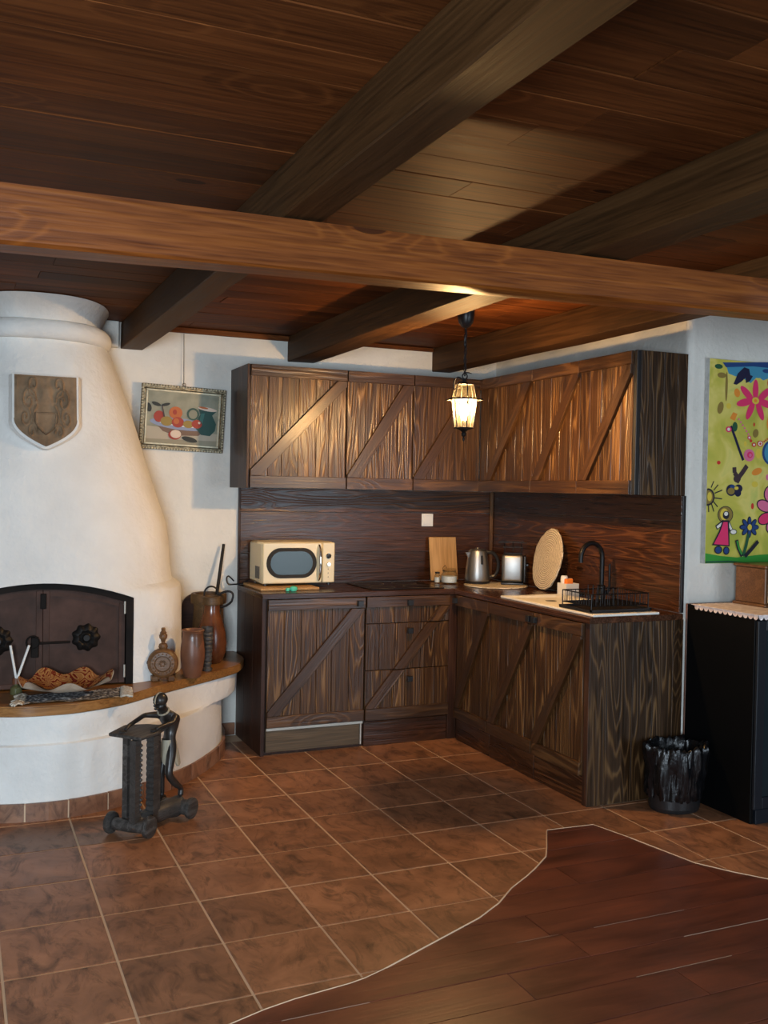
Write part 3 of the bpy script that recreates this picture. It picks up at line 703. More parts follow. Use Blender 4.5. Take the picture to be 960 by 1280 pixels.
for f in ((0, 3, 4, 1), (0, 2, 3), (3, 2, 4), (4, 2, 1), (0, 1, 2)): bm.faces.new([vs[i] for i in f])
obj('spout', bm, M['steel'], k_)
tubo('handle', spline([(KX+.045, KY-.022, KZ+.19), (KX+.085, KY-.04, KZ+.185), (KX+.112, KY-.052, KZ+.14), (KX+.112, KY-.052, KZ+.08), (KX+.09, KY-.042, KZ+.045), (KX+.062, KY-.03, KZ+.04)], 5), .011, M['black'], k_)
a = Vector((-.5, -.86, 0)).normalized()
bm = bmesh.new(); box(bm, -.007, .007, -.004, .004, -.027, .027, .003)
obj('water_window', bm, M['black'], k_, M=Matrix.Translation((KX-.005, KY-.0655, KZ+.145)) @ Matrix.Rotation(math.radians(-7), 4, 'X'), recenter=False)
tx, ty, tz = 2.643, 2.448, T+.0095
to = thing('toaster', 'grey steel toaster with dark wire bun rack right of the kettle', 'toaster', (tx, ty, tz))
Mt = Matrix.Translation((tx-.005, ty, tz)) @ Matrix.Rotation(math.radians(58), 4, 'Z')
def tb(name, x0, x1, y0, y1, z0, z1, mat, bev=.002, **k):
    bm = bmesh.new(); vs = box(bm, x0, x1, y0, y1, z0, z1, 0)
    if bev: bmesh.ops.bevel(bm, geom=bm.edges[:], offset=bev, segments=3, affect='EDGES', profile=.5)
    return obj(name, bm, mat, to, M=Mt, smooth=AS, **k)
tb('body', -.055, .055, -.066, .066, .012, .185, M['steel'], .022)
tb('base', -.057, .057, -.068, .068, .0, .0118, M['black'], .003)
tb('end_panel', -.053, .053, -.078, -.0665, .014, .175, M['black'], .004)
tb('lever', -.012, .012, -.095, -.0785, .11, .125, M['black'], .003)
tb('top_plate', -.045, .045, -.055, .055, .1855, .1885, M['black'], .001)
for yy in (-.018, .018): tb('slot', yy-.01, yy+.01, -.052, .052, .189, .190, M['iron'], 0)
bm = bmesh.new()
for yy in (-.05, .0, .05):
    tube(bm, spline([(-.055, yy, .187), (-.06, yy, .235), (-.085, yy, .255)], 4), .002, 5); tube(bm, spline([(.055, yy, .187), (.06, yy, .235), (.085, yy, .255)], 4), .002, 5)
for xx in (-.085, .085): tube(bm, [(xx, -.085, .255), (xx, .085, .255)], .0025, 5)
for xx in (-.059, .059): tube(bm, [(xx, -.06, .225), (xx, .06, .225)], .002, 5)
tag(obj('bun_rack', bm, M['iron'], to, M=Mt, smooth=AS), 'dark wire bun rack above the slots')

# large woven mat leaning
bm = bmesh.new(); woven_disc(bm, .180, .012, 72, 13, 2)
Mm = Matrix.Translation((2.675, 2.135, T+.178)) @ Matrix.Rotation(math.radians(80), 4, 'Y') @ Matrix.Rotation(0, 4, 'Z')
Mm = Matrix.Translation((2.690, 2.150, T+.181)) @ Matrix.Rotation(math.radians(-8), 4, 'Z') @ Matrix.Rotation(math.radians(-79), 4, 'Y')
o = obj('woven_trivet', bm, M['weave'], None, M=Mm, smooth=AS, recenter=False)
tag(o, 'large round woven straw mat standing upright against the right backsplash', 'mat')

# sink, tap, rack, caddy
sk = thing('kitchen_sink', 'white drop-in sink with drainboard near the end of the worktop', 'sink', (2.42, 1.48, T))
bm = bmesh.new()
sx0, sx1, sy0, sy1, zr = 2.222, 2.60, 1.045, 1.880, T+.0005
hx0, hx1, hy0, hy1 = 2.262, 2.545, 1.50, 1.83
for a in ((sx0, sx1, sy0, hy0), (sx0, sx1, hy1, sy1), (sx0, hx0, hy0, hy1), (hx1, sx1, hy0, hy1)): box(bm, *a, zr, zr+.011, .002)
obj('rim', bm, M['sink'], sk)
bm = bmesh.new()
# shallow bowl that rests in the worktop thickness
lo = zr+.001
v = [bm.verts.new(p) for p in ((hx0, hy0, zr+.010), (hx1, hy0, zr+.010), (hx1, hy1, zr+.010), (hx0, hy1, zr+.010), (hx0+.02, hy0+.02, lo), (hx1-.02, hy0+.02, lo), (hx1-.02, hy1-.02, lo), (hx0+.02, hy1-.02, lo))]
for f in ((0, 1, 5, 4), (1, 2, 6, 5), (2, 3, 7, 6), (3, 0, 4, 7), (4, 5, 6, 7)): bm.faces.new([v[i] for i in f])
obj('bowl', bm, M['sink'], sk)
bm = bmesh.new(); lathe(bm, [(0, .0015), (.028, .0015), (.03, 0)], 20, (2.40, 1.665, lo)); obj('drain', bm, M['steel'], sk)
fx, fy, fz = 2.645, 1.565, T
fa = thing('tap', 'matte black gooseneck kitchen tap behind the white sink', 'tap', (fx, fy, fz))
lath('base', [(0, 0), (.026, 0), (.026, .01), (.021, .016), (.020, .085), (.014, .09), (0, .09)], M['blackmetal'], fa, c=(fx, fy, fz), n=24)
dr = Vector((-.86, -.12, 0)).normalized(); R0 = .075
P = [Vector((fx, fy, fz+.085)), Vector((fx, fy, fz+.17)), Vector((fx, fy, fz+.235))]
for i in range(1, 13): a = PI*i/12; P.append(Vector((fx, fy, fz+.235))+dr*(R0-R0*math.cos(a))+Vector((0, 0, R0*math.sin(a))))
P.append(P[-1]-Vector((0, 0, .025))); tubo('spout', P, .0125, M['blackmetal'], fa, n=14)
tubo('handle', [(fx+.028, fy-.004, fz+.05), (fx+.045, fy-.006, fz+.06), (fx+.045, fy-.006, fz+.20)], [.008, .007, .006], M['blackmetal'], fa, n=10)
tubo('handle_joint', [(fx+.018, fy-.002, fz+.05), (fx+.036, fy-.005, fz+.052)], .012, M['blackmetal'], fa, n=12)
rk = thing('dish_rack', 'black wire dish rack with black drip tray on the sink drainboard', 'rack', (2.40, 1.25, T+.012))
x0, x1, y0, y1, z0, z1 = 2.235, 2.585, 1.085, 1.345, T+.0125, T+.098
bm = bmesh.new(); box(bm, x0, x1, y0, y1, z0, z0+.006, .002)
for a in ((x0, x0+.008, y0, y1), (x1-.008, x1, y0, y1), (x0, x1, y0, y0+.008), (x0, x1, y1-.008, y1)): box(bm, *a, z0+.006, z0+.014)
obj('drip_tray', bm, M['black'], rk)
xa, xb, ya, yb = x0+.012, x1-.012, y0+.012, y1-.012
def loop(z, e=0): return [(xa-e, ya-e, z), (xb+e, ya-e, z), (xb+e, yb+e, z), (xa-e, yb+e, z)]
def wire(name, P, r=.0022, close=False):
    bm = bmesh.new(); Q = list(P)+([P[0]] if close else [])
    for p, q in zip(Q, Q[1:]): tube(bm, [p, q], r, 6)
    return obj(name, bm, M['blackmetal'], rk, smooth=AS)
wire('top_rim', loop(z1), .003, True); wire('lower_rim', loop(z0+.030), .0022, True)
for px_, py_ in ((xa, ya), (xb, ya), (xb, yb), (xa, yb)): wire('leg', [(px_, py_, z0+.015), (px_, py_, z1)], .003)
for k in range(1, 12):
    yy = ya+(yb-ya)*k/12; wire('wire', [(xa, yy, z1), (xa, yy, z0+.03), (xb, yy, z0+.03), (xb, yy, z1)], .0014)
for k in range(1, 13):
    xx = xa+(xb-xa)*k/13; wire('wire', [(xx, ya, z1), (xx, ya, z0+.03), (xx, yb, z0+.03), (xx, yb, z1)], .0014)
for k in range(2, 11, 2):
    yy = ya+(yb-ya)*k/12; wire('plate_prong', [(xa+.12, yy, z0+.03), (xa+.12, yy, z0+.11), (xa+.15, yy, z0+.11), (xa+.15, yy, z0+.03)], .0018)
cx, cy = 2.635, 1.855
cd = thing('sponge_caddy', 'small white square caddy holding an orange sponge beside the sink', 'caddy', (cx, cy, T))
bm = bmesh.new(); h = .042
for a in ((-h, h, -h, -h+.004), (-h, h, h-.004, h), (-h, -h+.004, -h+.004, h-.004), (h-.004, h, -h+.004, h-.004)): box(bm, cx+a[0], cx+a[1], cy+a[2], cy+a[3], T+.003, T+.072)
box(bm, cx-h, cx+h, cy-h, cy+h, T, T+.003); obj('caddy_body', bm, M['white'], cd)
o = boxo('sponge', cx-.035, cx+.01, cy-.036, cy-.009, T+.004, T+.098, M['orange'], None, bev=.005); tag(o, 'orange sponge sticking out of the white caddy', 'sponge')
b1 = thing('soap_bottle', 'short white cylindrical soap bottle behind the orange sponge in the caddy', 'bottle', (cx-.012, cy+.018, T+.004))
lath('bottle', [(0, 0), (.018, 0), (.020, .01), (.020, .098), (.016, .108), (0, .109)], M['white'], b1, c=(cx-.016, cy+.0145, T+.004), n=20)
b1 = thing('detergent_bottle', 'shorter cream bottle with white cap at the right of the caddy', 'bottle', (cx+.022, cy+.01, T+.004))
lath('bottle', [(0, 0), (.014, 0), (.0145, .07), (.010, .078), (0, .078)], M['cream'], b1, c=(cx+.021, cy+.012, T+.004), n=20)
lath('cap', [(0, .0785), (.012, .0785), (.012, .092), (0, .093)], M['white'], b1, c=(cx+.021, cy+.012, T+.004), n=20)

# ------------------------------------------------------------------ lantern
LX, LY = 1.71, 1.38
ln = thing('hanging_lantern', 'lit black lantern with glass panes hanging on a chain before the cabinets', 'lamp', (LX, LY, 1.69))
lath('canopy', [(0, 2.205), (.010, 2.206), (.022, 2.212), (.034, 2.232), (.040, 2.262), (.041, ZC-.004), (0, ZC-.004)], M['black'], ln, c=(LX, LY, 0), n=28)
z = 2.198; k = 0
while z > 1.995:
    bm = bmesh.new(); P = [(LX+(.0065*math.cos(a) if k % 2 else 0), LY+(0 if k % 2 else .0065*math.cos(a)), z-.012+.013*math.sin(a)) for a in [2*PI*i/12 for i in range(12)]]
    tube(bm, P, .002, 5, True); obj('chain_link', bm, M['iron'], ln, smooth=AS); z -= .019; k += 1
tubo('cord', [(LX+.004*math.sin(i*.9), LY+.004*math.cos(i*.9), 2.21-i*.0115) for i in range(19)], .0035, M['black'], ln, n=6)
tubo('hook', arc((LX, LY, 1.982), .013, 0, 2*PI*15/16, 15), .003, M['iron'], ln, n=6, close=True)
tubo('finial_leaf', [(LX-.005, LY, 1.998), (LX+.02, LY, 2.0), (LX+.038, LY, 1.996)], [.004, .003, .001], M['iron'], ln, n=6)
for rr in (.030,): 
    tubo('scroll', spline([(LX-.008, LY, 1.965), (LX-.035, LY, 1.975), (LX-.055, LY, 1.955), (LX-.055, LY, 1.925), (LX-.040, LY, 1.905), (LX-.035, LY, 1.885)], 5), .004, M['soot'], ln, n=6)
    tubo('scroll', spline([(LX-.006, LY, 1.955), (LX-.026, LY, 1.955), (LX-.038, LY, 1.94), (LX-.030, LY, 1.925), (LX-.020, LY, 1.935)], 5), .003, M['soot'], ln, n=6)
lath('cap', [(0, 1.972), (.007, 1.971), (.010, 1.955), (.018, 1.95), (.040, 1.945), (.042, 1.942), (0, 1.940)], M['iron'], ln, c=(LX, LY, 0), n=24)
lath('cap_glass', [(.058, 1.880), (.0575, 1.885), (.0445, 1.940)], M['capglass'], ln, c=(LX, LY, 0), n=36)
for k in range(6):
    a = 2*PI*k/6+.3; bm = bmesh.new()
    tube(bm, [(LX+.044*math.cos(a), LY+.044*math.sin(a), 1.942), (LX+.058*math.cos(a), LY+.058*math.sin(a), 1.882)], .0026, 6); obj('cap_rib', bm, M['soot'], ln, smooth=AS)
NG = 6
def hexp(r, z, k): a = 2*PI*k/NG+.3; return Vector((LX+r*math.cos(a), LY+r*math.sin(a), z))
tubo('brim', [hexp(.088, 1.873, k) for k in range(6)], .0035, M['iron'], ln, n=6, close=True)
tubo('upper_rim', [hexp(.062, 1.876, k) for k in range(6)], .0038, M['iron'], ln, n=6, close=True)
tubo('lower_rim', [hexp(.045, 1.742, k) for k in range(6)], .0038, M['iron'], ln, n=6, close=True)
for k in range(6):
    tubo('post', [hexp(.045, 1.742, k), hexp(.062, 1.876, k), hexp(.088, 1.873, k)], .0028, M['soot'], ln, n=6)
    bm = bmesh.new(); q = [hexp(.044, 1.745, k), hexp(.044, 1.745, k+1), hexp(.061, 1.873, k+1), hexp(.061, 1.873, k)]
    bm.faces.new([bm.verts.new(p) for p in q]); obj('glass_pane', bm, M['lampglass'], ln)
lath('base', [(0, 1.678), (.004, 1.680), (.006, 1.692), (.003, 1.698), (.010, 1.705), (.012, 1.715), (.008, 1.722), (.022, 1.732), (.040, 1.738), (.040, 1.7405), (0, 1.7405)], M['iron'], ln, c=(LX, LY, 0), n=24)
lath('socket', [(0, 1.741), (.012, 1.741), (.012, 1.775), (0, 1.775)], M['black'], ln, c=(LX, LY, 0), n=16)
lath('bulb', [(0, 1.776), (.012, 1.777), (.013, 1.79), (.022, 1.812), (.024, 1.828), (.018, 1.846), (.008, 1.856), (0, 1.858)], M['bulb'], ln, c=(LX, LY, 0), n=24, smooth=True)
ld = bpy.data.lights.new('lantern_light', 'POINT'); ld.energy = LAMP_POWER; ld.color = (1, .59, .25); ld.shadow_soft_size = .026
lo_ = bpy.data.objects.new('lantern_light', ld); link(lo_, ln, Matrix.Translation((LX, LY, 1.835)))

# ------------------------------------------------------------------ fireplace
XF = -.085
fp = thing('fireplace', 'white plastered corner fireplace with tapering hood, iron doors and curved wooden shelf', 'fireplace', (XF, 2.5, 0))
base_r = [(.945, 2.899), (.93, 2.76), (.892, 2.60), (.850, 2.47), (.756, 2.307), (.60, 2.105), (.434, 1.950), (.25, 1.832), (.05, 1.760), (XF, 1.745)]
shelf_r = [(1.036, 2.899), (1.036, 2.78), (1.030, 2.66), (.955, 2.475), (.85, 2.36), (.728, 2.255), (.445, 2.03), (.25, 1.86), (.05, 1.765), (XF, 1.75)]
def full(P, n=6):
    R = spline([(x, y, 0) for x, y in P], n); L = [Vector((2*XF-p.x, p.y, 0)) for p in R[:-1]][::-1]; return R+L
BC = full(base_r); SC = full(shelf_r)
def loft(rings, closed_top=False, closed_bot=False):
    bm = bmesh.new(); V = [[bm.verts.new(p) for p in r] for r in rings]
    for A, B in zip(V, V[1:]):
        for k in range(len(A)-1): bm.faces.new((A[k], A[k+1], B[k+1], B[k]))
    return bm, V
bm = bmesh.new()
lv = [(0, 0, 0), (.10, .0, 0), (.20, .0, .0), (.308, 0, .0), (.318, .0, .02), (.325, .03, .8), (.34, 0, 1.), (.40, .0, 1.0), (.444, 0, 1.0)]
rings = []
for z, e, f_ in lv:
    r = []
    for a, b in zip(BC, SC):
        q = a.lerp(Vector((b.x*.975+XF*.025, min(b.y+.010, 2.899), 0)), f_*.92); r.append(Vector((q.x+noise.noise(Vector((q.x*4, q.y*4, z*4)))*.006, q.y+noise.noise(Vector((q.x*4+9, q.y*4, z*4)))*.006 if q.y < 2.85 else 2.899, z)))
    rings.append(r)
bm, V = loft(rings); bm.faces.new(V[-1]); bm.faces.new(V[0]); 
bm.faces.new([r[0] for r in V]+[r[-1] for r in V][::-1]) if False else None
bmesh.ops.recalc_face_normals(bm, faces=bm.faces[:]); obj('hearth_base', bm, M['hood'], fp, smooth=AS)
bm = bmesh.new(); prism(bm, SC, .446, .49); bmesh.ops.recalc_face_normals(bm, faces=bm.faces[:])
bmesh.ops.bevel(bm, geom=[e for e in bm.edges if abs(e.verts[0].co.z-e.verts[1].co.z) < 1e-4], offset=.006, segments=2, affect='EDGES')
obj('shelf_board', bm, M['shelf'], fp, smooth=AS)
# curved row of skirting tiles
Bn = full(base_r, 12); acc = 0; seg = []; cur = [Bn[0]]
for a, b in zip(Bn, Bn[1:]):
    acc += (b-a).length; cur.append(b)
    if acc > .168: seg.append(cur); cur = [b]; acc = 0
def nrm2(P, i):
    t_ = P[min(i+1, len(P)-1)]-P[max(i-1, 0)]; return Vector((-t_.y, t_.x, 0)).normalized()*-1
for P in seg:
    if len(P) < 2: continue
    bm = bmesh.new(); ins = [p+(P[1]-P[0]).normalized()*(.003 if i == 0 else 0)-(P[-1]-P[-2]).normalized()*(.003 if i == len(P)-1 else 0) for i, p in enumerate(P)]
    o1 = []
    for i, p in enumerate(ins):
        nn = nrm2(P, i); 
        if nn.dot(p-Vector((XF, 2.9, 0))) < 0: nn = -nn
        o1.append((p+nn*.008, p+nn*.020))
    poly = [a for a, b in o1]+[b for a, b in o1][::-1]; prism(bm, poly, .0, .078+random.uniform(-.002, .002)); bmesh.ops.recalc_face_normals(bm, faces=bm.faces[:])
    if max(p.y for p in P) < 2.86: obj('skirting_tile', bm, M['skirt'], fp)
bm = bmesh.new(); o1 = []
for i, p in enumerate(Bn):
    nn = nrm2(Bn, i)
    if nn.dot(p-Vector((XF, 2.9, 0))) < 0: nn = -nn
    o1.append((p+nn*.002, p+nn*.0165))
prism(bm, [a for a, b in o1 if a.y < 2.88]+[b for a, b in o1 if a.y < 2.88][::-1], .0, .074); bmesh.ops.recalc_face_normals(bm, faces=bm.faces[:]); obj('skirting_grout', bm, M['grout'], fp)
# hood
def sect(z, wdt, yf_, n_, N=44):
    out = []
    for i in range(N+1):
        a = PI*i/N; c, s = math.cos(a), math.sin(a)
        out.append(Vector((XF+wdt*math.copysign(abs(c)**(2/n_), c), 2.899-(2.899-yf_)*abs(s)**(2/n_), z)))
    return out
prof = [(.491, .752, 2.080, 3.2), (.60, .752, 2.08, 3.2), (.75, .75, 2.08, 3.2), (.90, .748, 2.082, 3.2), (.930, .742, 2.083, 3.2), (.948, .722, 2.086, 3.1), (.960, .702, 2.09, 3.0), (1.03, .692, 2.10, 2.95), (1.15, .688, 2.12, 2.9), (1.255, .672, 2.14, 2.85), (1.36, .638, 2.16, 2.8), (1.48, .598, 2.18, 2.75), (1.60, .560, 2.205, 2.7), (1.72, .523, 2.23, 2.65), (1.84, .483, 2.25, 2.6), (1.96, .440, 2.28, 2.55), (2.05, .412, 2.31, 2.5), (2.12, .387, 2.335, 2.5), (2.16, .36, 2.345, 2.5), (2.24, .34, 2.34, 2.45)]
rings = []
for z, a, b, n_ in prof:
    r = sect(z, a, b, n_)
    for p in r:
        if p.y < 2.86:
            d = noise.noise(Vector((p.x*2.2, p.y*2.2, z*2.5)))*.016+noise.noise(Vector((p.x*7, p.y*7, z*7)))*.003
            if z < 1.0: d *= .3
            p.y += d; p.x += d*.5
    rings.append(r)
bm, V = loft(rings); bm.faces.new(V[0]); bm.faces.new(V[-1])
L_ = [r[0] for r in V]; R2 = [r[-1] for r in V]
for i in range(len(L_)-1): bm.faces.new((L_[i], L_[i+1], R2[i+1], R2[i]))
bmesh.ops.recalc_face_normals(bm, faces=bm.faces[:])
hood = obj('hood', bm, M['hood'], fp, smooth=AS, recenter=False)
# cut the arched opening
def arch_pts(hw, zb_, zs, zt_, n=16):
    P = [(XF-hw, zb_), (XF+hw, zb_), (XF+hw, zs)]
    for i in range(1, n): u = 1-2*i/n; P.append((XF+hw*u, zs+(zt_-zs)*(1-u*u)))
    P.append((XF-hw, zs)); return P
cut = xz_prism('cutter', arch_pts(.415, .47, .905, .985), 1.9, 2.30, M['hood'], None)
md = hood.modifiers.new('b', 'BOOLEAN'); md.object = cut; md.operation = 'DIFFERENCE'; md.solver = 'EXACT'
bpy.context.view_layer.update(); dg = bpy.context.evaluated_depsgraph_get()
nm = bpy.data.meshes.new_from_object(hood.evaluated_get(dg)); hood.modifiers.clear(); hood.data = nm
bpy.data.objects.remove(cut)
hood.data.materials.clear(); hood.data.materials.append(M['hood'])
# ring moulding and flared collar
rp = sect(2.19, .338, 2.320, 2.6, 60)
tag(tubo('ring_moulding', rp, .047, M['hood'], fp, n=14), 'rounded plaster ring at the top of the hood')
rings = [sect(z, a, b, 2.4) for z, a, b in ((2.225, .325, 2.315), (2.27, .335, 2.29), (2.31, .352, 2.24), (ZC-.004, .368, 2.195))]
bm, V = loft(rings); bm.faces.new(V[0]); bm.faces.new(V[-1]); bmesh.ops.recalc_face_normals(bm, faces=bm.faces[:]); obj('collar', bm, M['hood'], fp, smooth=AS)
# iron frame and doors
P = arch_pts(.413, .4915, .903, .982); Pi = arch_pts(.378, .4925, .885, .955)
def ring_prism(name, P, Q, y0, y1, mat, parent):
    bm = bmesh.new(); n = len(P)
    def rg(S_, y): return [bm.verts.new((p[0], y, p[1])) for p in S_]
    A, B, C_, D = rg(P, y0), rg(Q, y0), rg(P, y1), rg(Q, y1)
    for i in range(n):
        j = (i+1) % n
        if i == 0: continue
        bm.faces.new((A[i], A[j], B[j], B[i])); bm.faces.new((C_[i], D[i], D[j], C_[j])); bm.faces.new((B[i], B[j], D[j], D[i])); bm.faces.new((A[i], C_[i], C_[j], A[j]))
    bmesh.ops.recalc_face_normals(bm, faces=bm.faces[:]); return obj(name, bm, mat, parent)
ring_prism('door_frame', P, Pi, 2.112, 2.160, M['rustdark'], fp)
xz_prism('fire_back', arch_pts(.410, .493, .90, .978), 2.24, 2.25, M['rustdark'], fp)
def leaf(sgn):
    hw = .374; n = 12
    xs = [XF+sgn*(.001+(hw-.001)*i/n) for i in range(n+1)]
    top = lambda x, m=0: .883+(.953-.883)*(1-((x-XF)/.378)**2)-m
    P = [(xs[0], .497), (xs[-1], .497)]+[(x, top(x)) for x in xs[::-1]]
    d = xz_prism('iron_door', P, 2.128, 2.136, M['rust'], fp)
    # raised edge bars
    def bar(x0, x1, z0, z1): boxo('edge_bar', min(x0, x1), max(x0, x1), 2.1215, 2.1275, z0, z1, M['rust'], d, bev=.001)
    bar(xs[0], xs[0]+sgn*.028, .498, top(xs[0])-.004); bar(xs[-1]-sgn*.028, xs[-1], .498, top(xs[-1])-.004)
    bar(xs[0]+sgn*.03, xs[-1]-sgn*.03, .498, .520)
    bm = bmesh.new()
    xa_ = [xs[0]+sgn*.029]+xs[1:-1]+[xs[-1]-sgn*.029]; xa_ = sorted(set(xa_), key=lambda q: q*sgn)
    for a, b in zip(xa_, xa_[1:]):
        v = [bm.verts.new(p) for p in ((a, 2.1215, top(a, .03)), (b, 2.1215, top(b, .03)), (b, 2.1215, top(b, .003)), (a, 2.1215, top(a, .003)))]
        bm.faces.new(v)
    bmesh.ops.remove_doubles(bm, verts=bm.verts[:], dist=1e-5)
    r = bmesh.ops.extrude_face_region(bm, geom=bm.faces[:])
    for v in r['geom']:
        if isinstance(v, bmesh.types.BMVert): v.co.y += .006
    bmesh.ops.recalc_face_normals(bm, faces=bm.faces[:]); obj('edge_bar', bm, M['rust'], d)
    # rosette
    cx_, cz_ = XF+sgn*.195, .722; bm = bmesh.new(); n = 96; ringdefs = [(0, .024), (.014, .024), (.017, .018), (.026, .012), (.036, .020), (.052, .014), (.063, 0)]
    pr_ = None
    for r_, h_ in ringdefs:
        if r_ == 0: cur_ = [bm.verts.new((cx_, 2.1275-h_, cz_))]
        else: cur_ = [bm.verts.new((cx_+r_*(1+(.07*math.cos(9*2*PI*k/n) if r_ > .03 else 0))*math.cos(2*PI*k/n), 2.1275-h_, cz_+r_*(1+(.07*math.cos(9*2*PI*k/n) if r_ > .03 else 0))*math.sin(2*PI*k/n))) for k in range(n)]
        if pr_:
            for k in range(n):
                if len(pr_) == 1: bm.faces.new((pr_[0], cur_[k], cur_[(k+1) % n]))
                else: bm.faces.new((pr_[k], cur_[k], cur_[(k+1) % n], pr_[(k+1) % n]))
        pr_ = cur_
    bmesh.ops.recalc_face_normals(bm, faces=bm.faces[:]); tag(obj('vent_rosette', bm, M['iron'], d, smooth=AS), 'dark cast flower-shaped vent')
    for zz in (.555, .86): tag(tubo('hinge', [(XF+sgn*.372, 2.115, zz-.03), (XF+sgn*.372, 2.115, zz+.03)], .0045, M['alu'], d), 'pale worn hinge')
    return d
dR = leaf(1); dL = leaf(-1)
boxo('latch_bar', XF-.012, XF+.014, 2.108, 2.121, .865, .935, M['rustdark'], dR, bev=.002)
tubo('bolt', [(XF-.05, 2.116, .705), (XF+.12, 2.116, .705)], .006, M['rustdark'], dR)
bm = bmesh.new(); box(bm, XF-.052, XF-.018, 2.106, 2.121, .64, .735, .003); obj('lock_plate', bm, M['rustdark'], dL)
tubo('ring_handle', arc((XF-.045, 2.108, .712), .028, 0, 2*PI*15/16, 15), .004, M['rustdark'], dL, close=True)

# stone crest
def crest():
    t_ = thing('stone_crest', 'sandstone heraldic shield set into the white fireplace hood', 'crest', (-.075, 2.21, 1.63))
    bm = bmesh.new(); NX, NZ = 90, 100; w2, h2 = .139, .335; zt_ = 1.955; xc = -.075
    def half(tt):    # half width at depth tt 0..1 from the top
        return w2 if tt < .62 else w2*max(.0, 1-((tt-.62)/.38)**2.0)+.0015
    grid = []
    CV = []
    def spiral(cu, ct, r0, turns, ph, s_):
        for i in range(40):
            f_ = i/39; rr = r0*(1-.85*f_); an = ph+s_*turns*2*PI*f_; CV.append((cu+rr*math.cos(an), ct+rr*math.sin(an)*.8, .030*(1-.4*f_)))
    spiral(.56, .36, .24, 1.4, PI, 1); spiral(.66, .60, .20, 1.3, -PI/2, -1); spiral(.40, .14, .20, 1.1, PI/2, -1); spiral(.45, .80, .16, 1.0, -PI, 1)
    for i in range(20): CV.append((.30+.12*math.sin(i/19*PI), .44+.3*i/19, .03))
    def relief(u, t1):
        a = abs(u); d = .012*math.exp(-(a/.20)**4-((t1-.26)/.12)**4)      # helmet
        best = 0
        for cu, ct, w_ in CV:
            q_ = ((a-cu)**2+((t1-ct)*1.2)**2)/w_**2
            if q_ < 5: best = max(best, math.exp(-q_))
        d = max(d, .012*best)
        e_ = .34 if t1 < .66 else .34*max(0, 1-((t1-.66)/.18)**1.8)
        if a < e_ and .52 < t1 < .84: d = .012+(.006 if a > e_-.05 or t1 < .545 else 0)
        d += .003*noise.noise(Vector((u*8, t1*8, 3)))
        if a > .94 or t1 < .025: d = -.003
        return d
    for j in range(NZ+1):
        t1 = j/NZ; hw = half(t1); row_ = []
        for i in range(NX+1):
            u = -1+2*i/NX; x = xc+u*hw; row_.append(bm.verts.new((x, 2.222-.062*t1-relief(u*hw/w2, t1), zt_-t1*h2)))
        grid.append(row_)
    for j in range(NZ):
        for i in range(NX):
            try: bm.faces.new((grid[j][i], grid[j][i+1], grid[j+1][i+1], grid[j+1][i]))
            except ValueError: pass
    bmesh.ops.remove_doubles(bm, verts=bm.verts[:], dist=1e-5)
    be = [e for e in bm.edges if e.is_boundary]; r = bmesh.ops.extrude_edge_only(bm, edges=be)
    for v in r['geom']:
        if isinstance(v, bmesh.types.BMVert): v.co.y = 2.246-.062*(1.955-v.co.z)/.335
    bmesh.ops.recalc_face_normals(bm, faces=bm.faces[:]); obj('shield', bm, M['stone'], t_, smooth=math.radians(60))
    bm = bmesh.new(); O = []; n = 40
    for s_ in (1, -1):
        for i in range(n+1):
            t1 = i/n if s_ == 1 else 1-i/n
            O.append((xc+s_*(half(t1)+.009), zt_+.003-t1*(h2+.014), 2.230-.062*t1))
    A = [bm.verts.new((x, y, z)) for x, z, y in O]; B = [bm.verts.new((xc+(x-xc)*1.10, y+.03, z-.006)) for x, z, y in O]; C2 = [bm.verts.new((x, y+.08, z)) for x, z, y in O]
    for i in range(len(O)):
        k2 = (i+1) % len(O); bm.faces.new((A[i], A[k2], B[k2], B[i]))
    bm.faces.new(A); bmesh.ops.recalc_face_normals(bm, faces=bm.faces[:]); obj('crest_surround', bm, M['hood'], fp, smooth=AS)
crest()

# ------------------------------------------------------------------ things on the shelf
Z = .4905
d = thing('reed_diffuser', 'small green-brown reed diffuser bottle with two white sticks on the shelf', 'diffuser', (-.202, 2.03, Z))
dx, dy = -.203, 2.045
lath('bottle', [(0, 0), (.026, 0), (.027, .004), (.025, .030), (.018, .036), (.010, .040), (.010, .046), (0, .046)], M['diffglass'], d, c=(dx, dy, Z), n=24)
lath('cap', [(.004, .047), (.017, .047), (.017, .072), (.004, .072)], M['clay'], d, c=(dx, dy, Z), n=20)
tubo('reed', [(dx+.003, dy, Z+.05), (dx-.026, dy, Z+.222)], .0055, M['white'], d); tubo('reed', [(dx-.003, dy-.006, Z+.05), (dx+.054, dy-.006, Z+.220)], .0055, M['white'], d)
